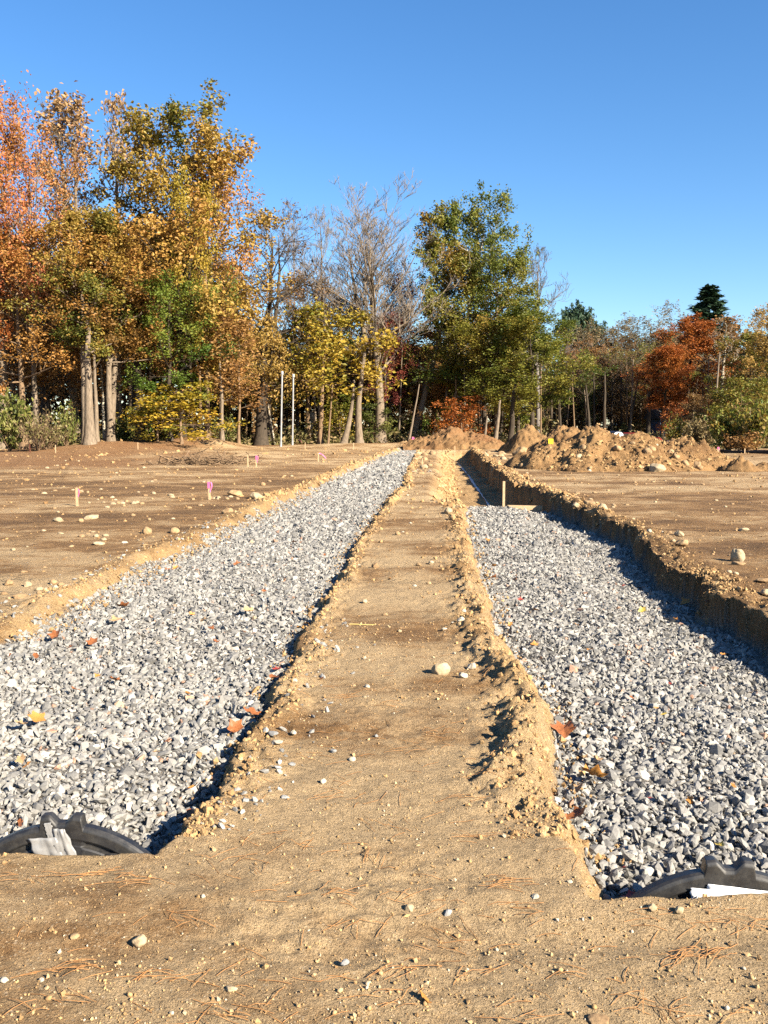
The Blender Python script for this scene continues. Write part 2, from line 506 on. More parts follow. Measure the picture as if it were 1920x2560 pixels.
def land(x, y, full=False):
    x, y = np.broadcast_arrays(np.asarray(x, float), np.asarray(y, float))
    a, b, c, d = edges(y)
    far = np.clip((y - 8) / 40, 0, 1)
    z0 = .012 * fbm(x * 1.3, y * 1.3, 41, 4) + far * .05 * fbm(x * .25, y * .35, 43, 3) + .008 * fbm(x * .8, y * 3.5, 44, 3)
    z0 = z0 + .006 * fbm(x * 9, y * 9, 47, 3)
    close = np.clip((12 - y) / 6, 0, 1)
    patchy = ss(fbm(x * 1.4, y * 2.2, 141, 3) + .25)
    z0 = z0 + close * patchy * (.007 * fbm(x * 3.5, y * 17, 142, 3) + .006 * fbm(x * 24, y * 24, 143, 3))
    # wheel ruts that cross the foreground and the strip
    z0 = z0 - .018 * np.exp(-((y - 2.72 - .05 * x) / .10) ** 2) + .012 * np.exp(-((y - 3.0 - .03 * x) / .08) ** 2)
    # left low berms far out
    lf = ss((-x - 6) / 4)
    z0 = z0 + bumpy(x, y, -16.5, 56, 3.6, 3.0, .55) + bumpy(x, y, -12.0, 60, 3.0, 2.5, .75) + bumpy(x, y, -9.0, 47, 3.0, 2.0, .18)
    z0 = z0 + bumpy(x, y, -1.5, 64, 5.0, 2.2, .28) + bumpy(x, y, 3.4, 63, 2.5, 3.5, .35)
    # cast-up ridges beside the trench edges
    deep_y = ss((y - 12) / 6)
    la = .055 * np.exp(-((x - a + .22) / .16) ** 2) * (.7 + .6 * fbm(x * 2.5, y * 2.5, 51, 3)) * np.clip((y - 5) / 3, 0, 1)
    la = la + .06 * np.exp(-((x - a + .35) / .22) ** 2) * np.clip((y - 9) / 10, 0, 1) * (.6 + .7 * fbm(y * .7, 0 * y, 52, 3))
    lb = .014 * np.exp(-((x - b - .10) / .09) ** 2) * (.6 + .9 * fbm(x * 4, y * 4, 53, 3))
    near = np.clip((13 - y) / 6, .45, 1) * ss((y - 3.3) / 1.0)
    lc = .062 * np.exp(-((x - c + .20) / .13) ** 2) * (.75 + .75 * fbm(x * 4, y * 3, 55, 3)) * near
    ld = (.045 + .07 * deep_y) * np.exp(-((x - d - .15) / .16) ** 2) * (.8 + .8 * fbm(x * 3, y * 3, 57, 3))
    rough = np.exp(-((x - c + .26) / .20) ** 2) + .8 * np.exp(-((x - b - .1) / .14) ** 2) + np.exp(-((x - d - .25) / .24) ** 2) + .7 * np.exp(-((x - a + .3) / .25) ** 2)
    on = ss((y - 3.4) / .6)
    rough = np.clip(rough, 0, 1.3) * on
    z0 = z0 + (la + lb + lc + ld) * on + rough * (.020 * fbm(x * 13, y * 13, 61, 4, .62) + .045 * np.abs(fbm(x * 6, y * 6, 62, 3)) - .012)
    # dirt drawn up against the two end caps
    z0 = z0 + bumpy(x, y, 1.35, 2.93, .55, .10, .004) + bumpy(x, y, -1.3, 3.2, .5, .12, .004) - .5 * ss((y - 60) / 10) * ss((x - 12) / 5)
    # the trenches
    wa, wb, wd = .26, .075, .07 + .04 * fbm(y * 2.2, 0 * y, 71, 2)
    deep = ss((y - Y_STEP) / .12)
    wc = .15 + deep * .72
    rag = .03 * fbm(x * 10, y * 10, 73, 3)
    mL = ss((x - (a - wa) + rag) / wa) * ss((b - x + rag) / wb) * ss((y - YF_L - rag * .5) / .05) * ss((YE_L - y) / .5)
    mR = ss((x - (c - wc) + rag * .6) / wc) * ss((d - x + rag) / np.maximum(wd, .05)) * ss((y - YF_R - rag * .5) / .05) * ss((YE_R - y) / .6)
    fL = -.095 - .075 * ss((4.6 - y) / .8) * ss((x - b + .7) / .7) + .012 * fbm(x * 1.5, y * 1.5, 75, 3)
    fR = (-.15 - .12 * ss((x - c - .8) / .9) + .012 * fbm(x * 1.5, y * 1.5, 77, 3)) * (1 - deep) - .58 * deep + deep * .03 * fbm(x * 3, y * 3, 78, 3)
    z = z0 * (1 - mL) * (1 - mR) + fL * mL + fR * mR
    if not full:
        return z
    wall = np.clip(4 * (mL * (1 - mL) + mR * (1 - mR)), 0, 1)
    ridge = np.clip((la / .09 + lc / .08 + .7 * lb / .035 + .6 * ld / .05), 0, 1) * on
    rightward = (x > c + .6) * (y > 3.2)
    cut = np.clip(np.maximum(wall * .9, ridge * .85) * (1 - .7 * rightward) + deep * mR * .75, 0, 1)  # less pale cut soil on the right wall, part of its painted shade
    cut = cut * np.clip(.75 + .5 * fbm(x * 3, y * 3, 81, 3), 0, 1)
    damp_shade = .8 * fbm(x * .6, y * 1.0, 83, 4) + .55 * np.exp(-((x + 3.8) / 2.6) ** 2 - ((y - 13.5) / 2.5) ** 2) + .5 * np.exp(-((y - 22) / 3) ** 2) * (x < a) - .35 * (x > b) * (x < c)
    damp_shade = damp_shade + .45 * np.exp(-((y - 15) / 5) ** 2) * (x > d) + .35 * (np.abs(x - .2) < .9) * np.exp(-((y - 8.6) / 1.6) ** 2) * (.6 + fbm(x * 2, y * 1.2, 84, 3))
    damp_shade = damp_shade + .50 * ss((y - 6.5) / 6) * (1 - .5 * ss((y - 30) / 20)) - .25 * (y < 4.6)
    damp_shade = damp_shade + .5 * np.exp(-((y - 25) / 2.2) ** 2) * (x < a) + .6 * np.exp(-((y - 15.8) / 1.3) ** 2) * (x < a)
    damp_shade = damp_shade + rightward * (wall * 2.0 + .6 * np.exp(-((x - d - .15) / .2) ** 2))  # shade painted into the soil colour of the right trench wall; darker rim
    litter = ss((y - 31) / 6) * ss((-x - 8 - (y - 40) * .1 + 2 * fbm(x * .5, y * .3, 85, 3)) / 4) * .85
    woods = ss((y - 61 - 2.5 * fbm(x * .2, y * .2, 87, 3) - np.clip((x + 10) * .7, 0, 20)) / 3) * ss((95 - np.abs(x)) / 20 + 1)
    litter = np.maximum(litter, woods)
    return z, cut * (1 - np.clip(mL * 3 - 2, 0, 1)), damp_shade, litter, mL, mR


def geom(n, start, ratio):
    s = start * ratio ** np.arange(n)
    return np.cumsum(s)


def build_ground():
    ys = [0.6]
    while ys[-1] < 72:
        ys.append(ys[-1] + min(max(.0095, .00068 * ys[-1] ** 2), .40))
    ys = np.concatenate([ys, ys[-1] + geom(26, .6, 1.22)])
    field = geom(98, .018, 1.078)
    cols = []
    A, B, C, D = EA(ys), EB(ys), EC(ys), ED(ys)
    wide = ss((ys - Y_STEP + .3) / .3)
    a0, a1 = A - .62, A + .14
    b0, b1 = B - .24, B + .24
    c0, c1 = C - (.42 + .75 * wide), C + .16
    d0, d1 = D - .36, D + .42
    for w in field[::-1]:
        cols.append(a0 - w)

    def band(p, q, n):
        for k in range(n):
            cols.append(p + (q - p) * k / n)
    band(a0, a1, 40); band(a1, b0, 58); band(b0, b1, 44); band(b1, c0, 72)
    band(c0, c1, 56); band(c1, d0, 60); band(d0, d1, 56)
    cols.append(d1)
    for w in field:
        cols.append(d1 + w)
    X = np.array(cols).T
    Y = np.repeat(ys[:, None], X.shape[1], 1)
    z, cut, damp_shade, litter, mL, mR = land(X, Y, True)
    # crumbly faces: push wall points sideways a little
    wall = np.clip(4 * (mL * (1 - mL) + mR * (1 - mR)), 0, 1)
    Xp = X + wall * .02 * fbm(z * 22 + X * 3, Y * 9, 91, 3)
    V = np.stack([Xp, Y, z], -1).reshape(-1, 3)
    r, c = X.shape
    i = (np.arange(r - 1)[:, None] * c + np.arange(c - 1)[None, :]).ravel()
    Fc = np.stack([i, i + 1, i + c + 1, i + c], 1)
    me = np_mesh('ground', V, Fc, True, {'cut': cut.ravel(), 'damp_shade': damp_shade.ravel(), 'litter': litter.ravel(),
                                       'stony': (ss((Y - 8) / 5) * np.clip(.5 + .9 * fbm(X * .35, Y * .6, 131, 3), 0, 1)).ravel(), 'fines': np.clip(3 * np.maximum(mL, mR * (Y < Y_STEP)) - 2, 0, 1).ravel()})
    return tag(link('ground', me, M_SOIL), kind='structure')


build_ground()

# ---------------------------------------------------------------- stones, crumbs: convex lumps made in bulk
PHI = (1 + 5 ** .5) / 2
ICO_V = np.array([(-1, PHI, 0), (1, PHI, 0), (-1, -PHI, 0), (1, -PHI, 0), (0, -1, PHI), (0, 1, PHI), (0, -1, -PHI), (0, 1, -PHI), (PHI, 0, -1), (PHI, 0, 1), (-PHI, 0, -1), (-PHI, 0, 1)], float) / math.sqrt(1 + PHI * PHI)
ICO_F = np.array([(0, 11, 5), (0, 5, 1), (0, 1, 7), (0, 7, 10), (0, 10, 11), (1, 5, 9), (5, 11, 4), (11, 10, 2), (10, 7, 6), (7, 1, 8), (3, 9, 4), (3, 4, 2), (3, 2, 6), (3, 6, 8), (3, 8, 9), (4, 9, 5), (2, 4, 11), (6, 2, 10), (8, 6, 7), (9, 8, 1)])
OCT_V = np.array([(1, 0, 0), (-1, 0, 0), (0, 1, 0), (0, -1, 0), (0, 0, 1), (0, 0, -1)], float)
OCT_F = np.array([(0, 2, 4), (2, 1, 4), (1, 3, 4), (3, 0, 4), (2, 0, 5), (1, 2, 5), (3, 1, 5), (0, 3, 5)])


def rand_rot(rng, n, flat=1.0):
    """random orientations; flat < 1 keeps the short axis near the vertical"""
    q = rng.normal(size=(n, 4))
    q[:, 1:3] *= flat
    q /= np.linalg.norm(q, axis=1, keepdims=True)
    w, x, y, z = q.T
    return np.stack([np.stack([1 - 2 * (y * y + z * z), 2 * (x * y - z * w), 2 * (x * z + y * w)], -1),
                     np.stack([2 * (x * y + z * w), 1 - 2 * (x * x + z * z), 2 * (y * z - x * w)], -1),
                     np.stack([2 * (x * z - y * w), 2 * (y * z + x * w), 1 - 2 * (x * x + y * y)], -1)], 1)


def lumps(rng, P, size, base='ico', flat=1.0, aspect=(1, .78, .56), jag=.28):
    bv, bf = (ICO_V, ICO_F) if base == 'ico' else (OCT_V, OCT_F)
    n, k = len(P), len(bv)
    V = bv[None] * (1 + rng.uniform(-jag, jag, (n, k, 1))) + rng.normal(scale=jag * .25, size=(n, k, 3))
    asp = np.array(aspect)[None] * rng.uniform(.75, 1.25, (n, 3))
    V = V * asp[:, None] * (np.asarray(size)[:, None, None] * .5)
    V = np.einsum('nij,nkj->nki', rand_rot(rng, n, flat), V) + P[:, None]
    Fc = bf[None] + (np.arange(n) * k)[:, None, None]
    return V.reshape(-1, 3), Fc.reshape(-1, 3), k


def merged(name, sets, mat, tints, kind='stuff', smooth=False):
    Vs, Fs, Ts, off = [], [], [], 0
    for (V, Fc, k), t in zip(sets, tints):
        Vs.append(V); Fs.append(Fc + off); Ts.append(np.repeat(t, k)); off += len(V)
    me = np_mesh(name, np.concatenate(Vs), np.concatenate(Fs), smooth, {'tint': np.concatenate(Ts)})
    return tag(link(name, me, mat), kind=kind)


def jitter_grid(rng, x0, x1, y0, y1, s):
    nx, ny = int((x1 - x0) / s), int((y1 - y0) / s)
    gx, gy = np.meshgrid(x0 + (np.arange(nx) + .5) * s, y0 + (np.arange(ny) + .5) * s)
    return gx.ravel() + rng.uniform(-.55, .55, gx.size) * s, gy.ravel() + rng.uniform(-.55, .55, gx.size) * s


def gravel_bed(name, side):
    rng = np.random.default_rng(21 if side == 'L' else 22)
    yf, ye = (YF_L + .03, YE_L) if side == 'L' else (YF_R + .03, Y_STEP + .02)
    sets, tints = [], []
    for y0, y1, s, base, size, layers in ((yf, 6.4, .0265, 'ico', .0365, 2), (6.4, 13.0, .029, 'oct', .043, 1), (13.0, 24.0, .042, 'oct', .056, 1), (24.0, 60.0, .074, 'oct', .095, 1)):
        y1 = min(y1, ye)
        if y1 <= y0: continue
        for layer in range(layers):
            x0, x1 = (-3.1, 2.4) if side == 'L' else (.6, 4.0)
            if side == 'L' and y1 < 20: x1 = .6
            x, y = jitter_grid(rng, x0, x1, y0, y1, s * (1 if layer == 0 else 1.5))
            a, b, c, d = edges(y)
            lo, hi = (a - .10 + .10 * fbm(x * 3, y * 3, 5, 2), b - .08) if side == 'L' else (c - .04, d - .13)
            vis = np.abs(x) < .43 * y + .55
            if layer == 1:                    # the upper stones lie thinner and in patches
                vis &= rng.random(x.size) < .75
            k = (x > lo) & (x < hi) & vis & (y < ye)
            x, y = x[k], y[k]
            sz = size * np.clip(rng.lognormal(-.17, .40, x.size), .4, 2.0)
            z = land(x, y) + sz * .13 + layer * .010 + .008 * fbm(x * 2.5, y * 2.5, 9, 3)
            sets.append(lumps(rng, np.stack([x, y, z], 1), sz, base, .5, (1.1, .84, .44), .25))
            tints.append(np.clip(rng.beta(1.6, 1.9, x.size) * .92 + (rng.random(x.size) < .035) * .5, 0, 1))
    # stones kicked out on to the dirt beside the bed
    return merged(name, sets, M_GRAVEL, tints)


gravel_bed('left_gravel_bed', 'L').name = 'gravel'
gravel_bed('right_gravel_bed', 'R').name = 'gravel'


def edge_points(rng, fn, y0, y1, n, off, spread, power=1.6):
    y = y0 + (y1 - y0) * rng.random(n) ** power
    return fn(y) + off + rng.normal(scale=spread, size=n), y


def soil_crumbs():
    rng = np.random.default_rng(33)
    sets, tints = [], []

    def put(x, y, size, base, sink=.25, flat=.8, tint=(0.15, .85)):
        z = land(x, y) + size * (.35 - sink)
        sets.append(lumps(rng, np.stack([x, y, z], 1), size, base, flat, (1, .85, .70), .22))
        tints.append(rng.uniform(*tint, x.size))
    e = lambda k: (lambda y: edges(y)[k])
    for k, off, spr, n in ((1, .05, .05, 2600), (2, -.19, .11, 5200), (3, .16, .14, 5000), (0, -.27, .14, 2600)):
        x, y = edge_points(rng, e(k), 3.45, 20, n, off, spr, 1.7)
        if k in (0, 3): y = np.where(y < 5.5, y + 5, y); x = e(k)(y) + off + rng.normal(scale=spr, size=n)
        put(x, y, .0062 * np.clip(rng.lognormal(.1, .70, n), .4, 6.0) * (1 + y * .07), 'ico' if k in (1, 2) else 'oct')
        x, y = edge_points(rng, e(k), 18, 57, n // 3, off * 1.2, spr * 1.4, 1.2)
        put(x, y, .075 * np.clip(rng.lognormal(0, .5, n // 3), .4, 2.8), 'oct')
    # sand fallen on to the outer stones of both beds
    for k, off, spr, n in ((2, .04, .05, 900), (1, -.13, .04, 700), (0, .05, .10, 900)):
        x, y = edge_points(rng, e(k), 3.5 if k else 7, 22, n, off, spr, 1.5)
        size = .010 * np.clip(rng.lognormal(0, .6, n), .4, 4) * (1 + y * .05)
        sets.append(lumps(rng, np.stack([x, y, land(x, y) + .022 + size * .2], 1), size, 'oct', .8, (1, .85, .7), .22))
        tints.append(rng.uniform(.2, .8, n))
    # general small lumps over the site, their size growing where the eye could still see them
    n = 15000
    y = 2.2 + 5.2 * rng.random(n) ** 1.3
    x = rng.uniform(-1, 1, n) * (.44 * y + .3)
    a, b, c, d = edges(y)
    ok = ((x > b + .02) & (x < c - .06)) | (y < 3.0) | ((x > d + .05)) | ((x < a - .25)) | ((x < b) & (y < 3.32))
    ok &= rng.random(n) < (.35 + .65 * ss(fbm(x * 1.6, y * 2.4, 95, 3) + .5))
    x, y = x[ok], y[ok]
    put(x, y, .0055 * np.clip(rng.lognormal(0, .55, x.size), .5, 4.0) * (.75 + .12 * y), 'oct', .2, .8, (.2, 1))
    n = 8000
    y = 6.5 + 54 * rng.random(n) ** 1.9
    x = rng.uniform(-1, 1, n) * (.44 * y + .5)
    a, b, c, d = edges(y)
    ok = ((x > b + .04) & (x < c - .1 - .8 * (y > Y_STEP))) | (x > d + .08) | (x < a - .3)
    ok &= rng.random(n) < (.15 + .85 * ss(fbm(x * .35, y * .9, 97, 3) * 1.2 + .35))
    x, y = x[ok], y[ok]
    put(x, y, .0018 * y * np.clip(rng.lognormal(-.1, .6, x.size), .4, 3.4) + .006, 'oct', .3, .8, (.0, .7))
    return merged('soil_crumbs', sets, M_CRUMB, tints, smooth=False)


soil_crumbs()


def kicked_gravel():
    """grey chips strewn over the strip close to the left bed and along the right lip"""
    rng = np.random.default_rng(35)
    x, y = edge_points(rng, lambda y: edges(y)[1], 3.5, 7.5, 110, .16, .10, 1.5)
    x2, y2 = edge_points(rng, lambda y: edges(y)[0], 7.0, 16, 240, -.30, .22, 1.2)
    x4 = rng.uniform(.5, 1.7, 60); y4 = rng.uniform(30.5, 32.0, 60)
    x, y = np.concatenate([x, x2, x4]), np.concatenate([y, y2, y4])
    s = .020 * np.clip(rng.lognormal(0, .5, x.size), .4, 2.4) * (1 + .02 * y)
    z = land(x, y) + s * .12
    t = np.clip(rng.beta(1.5, 1.7, x.size), 0, 1)
    return merged('gravel', [lumps(rng, np.stack([x, y, z], 1), s, 'ico', .5, (1.1, .8, .5), .28)], M_GRAVEL, [t])


kicked_gravel()


def pebbles():
    rng = np.random.default_rng(37)
    n = 8000
    y = 2.15 + 1.6 * rng.random(n) ** 1.2
    x = rng.uniform(-1.1, 1.1, n) * (.42 * y + .1)
    a, b, c, d = edges(y)
    ok = ((x > b + .03) & (x < c - .05)) | (y < 3.0) | ((x < b) & (y < 3.3))
    dens = .05 + .95 * ss(fbm(x * 2.6 + 3, y * 3.4, 99, 3) * 1.6 - .35) + .7 * np.exp(-((y - 2.97) / .06) ** 2) * (x > .75) + .5 * (x > .8) * (y < 2.6)
    ok &= rng.random(n) < dens
    x, y = x[ok], y[ok]
    s = .0052 * np.clip(rng.lognormal(0, .55, x.size), .45, 4.0)
    z = land(x, y) + s * .2
    t = np.clip(rng.normal(.74, .22, x.size), 0, 1)
    return merged('pebbles', [lumps(rng, np.stack([x, y, z], 1), s, 'ico', .8, (1, .85, .7), .16)], M_CRUMB, [t], smooth=True)


pebbles()


def tubes(polys, radii, sides, cap=True):
    """polys (N,K,3), radii (N,K): open tubes as one vertex / quad array"""
    N, K, _ = polys.shape
    tan = np.gradient(polys, axis=1)
    tan /= np.linalg.norm(tan, axis=2, keepdims=True) + 1e-9
    ref = np.where(np.abs(tan[..., 2:3]) > .9, np.array([1., 0, 0]), np.array([0, 0, 1.]))
    u = np.cross(tan, ref); u /= np.linalg.norm(u, axis=2, keepdims=True) + 1e-9
    v = np.cross(tan, u)
    an = np.arange(sides) / sides * 2 * math.pi
    ring = np.cos(an)[None, None, :, None] * u[:, :, None] + np.sin(an)[None, None, :, None] * v[:, :, None]
    V = polys[:, :, None] + ring * radii[:, :, None, None]
    idx = np.arange(N * K * sides).reshape(N, K, sides)
    nx = np.roll(idx, -1, axis=2)
    Fc = np.stack([idx[:, :-1], nx[:, :-1], nx[:, 1:], idx[:, 1:]], -1).reshape(-1, 4)
    return V.reshape(-1, 3), Fc


def pine_needles():
    rng = np.random.default_rng(39)
    P = []
    spots = [(60, 2195), (130, 2200), (250, 2190), (330, 2215), (500, 2160), (640, 2190), (450, 2300), (870, 2300), (860, 2235), (520, 2440), (360, 2440), (640, 2480), (1100, 2240),
             (1240, 2210), (1330, 2280), (1640, 2290), (1720, 2292), (1790, 2298), (1860, 2305), (1900, 2318), (1740, 2375), (1760, 2395), (1700, 2400), (1270, 2235), (1600, 2400),
             (1320, 2520), (1580, 2510), (1440, 2440), (1260, 2420), (1000, 2420), (980, 2510), (20, 2520), (150, 2500), (760, 2120), (960, 2060), (1160, 2000), (830, 1990), (1010, 1880),
             (880, 1950), (1090, 1830), (1180, 2090), (900, 2140), (700, 2090), (620, 2150), (1230, 1950), (990, 1760), (860, 1740), (1650, 2530), (1780, 2540), (1130, 2330), (200, 2420), (560, 2540)]
    for px, row in spots:
        cx, cy = gp(px, row)
        ang = rng.normal(.15, .5)
        for _ in range(int(rng.integers(2, 10))):
            L = rng.uniform(.05, .13)
            a = ang + rng.normal(0, .4)
            x0, y0 = cx + rng.normal(0, .05), cy + rng.normal(0, .03)
            t = np.linspace(-.5, .5, 4)
            bend = rng.normal(0, .16)
            x = x0 + L * (t * math.cos(a) - bend * t * t * math.sin(a))
            y = y0 + L * (t * math.sin(a) + bend * t * t * math.cos(a))
            P.append((x, y, rng.uniform(.001, .007) + np.array([0, rng.uniform(0, .008), rng.uniform(0, .008), 0])))
    n = 300
    y0 = 2.15 + 4.4 * rng.random(n) ** 1.4
    x0 = rng.uniform(-1, 1, n) * np.minimum(.42 * y0, 1.3)
    for xx, yy in zip(x0, y0):
        b, c = edges(np.array([yy]))[1:3]
        if not (yy < 2.95 or (xx > b[0] + .05 and xx < c[0] - .1)): continue
        L, a, bend = rng.uniform(.05, .12), rng.normal(.1, .7), rng.normal(0, .2)
        t = np.linspace(-.5, .5, 4)
        P.append((xx + L * (t * math.cos(a) - bend * t * t * math.sin(a)), yy + L * (t * math.sin(a) + bend * t * t * math.cos(a)), np.array([.001, .004, .004, .001])))
    X, Y, DZ = (np.array([p[i] for p in P]) for i in range(3))
    Z = land(X, Y) + DZ + .001
    polys = np.stack([X, Y, Z], -1)
    V, Fc = tubes(polys, np.full(X.shape, .0011), 3)
    return tag(link('pine_needles', np_mesh('pine_needles', V, Fc), M_NEEDLE), kind='stuff')


pine_needles()

# ---------------------------------------------------------------- single rocks
def ico_mesh(sub):
    V, Fc = [tuple(v) for v in ICO_V], [tuple(f) for f in ICO_F]
    for _ in range(sub):
        mid, nf = {}, []

        def m(a, b):
            k = (min(a, b), max(a, b))
            if k not in mid:
                p = np.array(V[a]) + np.array(V[b])
                V.append(tuple(p / np.linalg.norm(p)))
                mid[k] = len(V) - 1
            return mid[k]
        for a, b, c in Fc:
            ab, bc, ca = m(a, b), m(b, c), m(c, a)
            nf += [(a, ab, ca), (b, bc, ab), (c, ca, bc), (ab, bc, ca)]
        Fc = nf
    return np.array(V), np.array(Fc)


SPH2, SPH3 = ico_mesh(2), ico_mesh(3)


def rock_mesh(seed, fine=False, angular=.5):
    """a cobble: a sphere cut by a few planes and roughened"""
    V, Fc = (SPH3 if fine else SPH2)
    V = V.copy()
    rng = np.random.default_rng(seed)
    for _ in range(int(5 + 9 * angular)):
        n = rng.normal(size=3); n /= np.linalg.norm(n)
        dcut = rng.uniform(.62, .92)
        h = V @ n - dcut
        V = V - np.clip(h, 0, None)[:, None] * n * (.55 + .4 * angular)
    nn = fbm(V[:, 0] * 2.2 + seed, V[:, 1] * 2.2 + V[:, 2] * 1.7, seed, 3)
    V = V * (1 + .09 * nn + .03 * fbm(V[:, 0] * 6 + seed, V[:, 1] * 6 - V[:, 2] * 5, seed + 1, 2))[:, None]
    return np_mesh('rock', V, Fc, True)


ROCKS = [rock_mesh(100 + i, True, a) for i, a in enumerate((.1, .25, .4, .6, .8, .95))]
ROCKS_LOW = [rock_mesh(130 + i, False, a) for i, a in enumerate((.2, .5, .7, .9))]


def put_rock(px, row, wpx, label, mat='tan', shape=1, hr=.7, sink=.26, group=None, z0=None, y=None, name='rock', cat='rock'):
    if y is None:
        x, y = gp(px, row, 0.0 if z0 is None else z0)
        gz = float(land(x, y)) if z0 is None else z0
        x, y = gp(px, row, gz)
    else:
        x, y, gz = at(px, row, y)
    r = wpx / F_PX * math.hypot(x, y) * .5
    me = ROCKS[shape % 6]
    o = link(name, me if len(me.materials) else me, M_ROCK[mat], loc=(x, y, gz + r * hr * (1 - 2 * sink)))
    if me.materials[0] != M_ROCK[mat]: override_mat(o, M_ROCK[mat])
    o.scale = (r, r * random.uniform(.8, 1.0), r * hr)
    o.rotation_euler = (random.uniform(-.15, .15), random.uniform(-.15, .15), random.uniform(0, 6.28))
    return tag(o, label, cat, group)


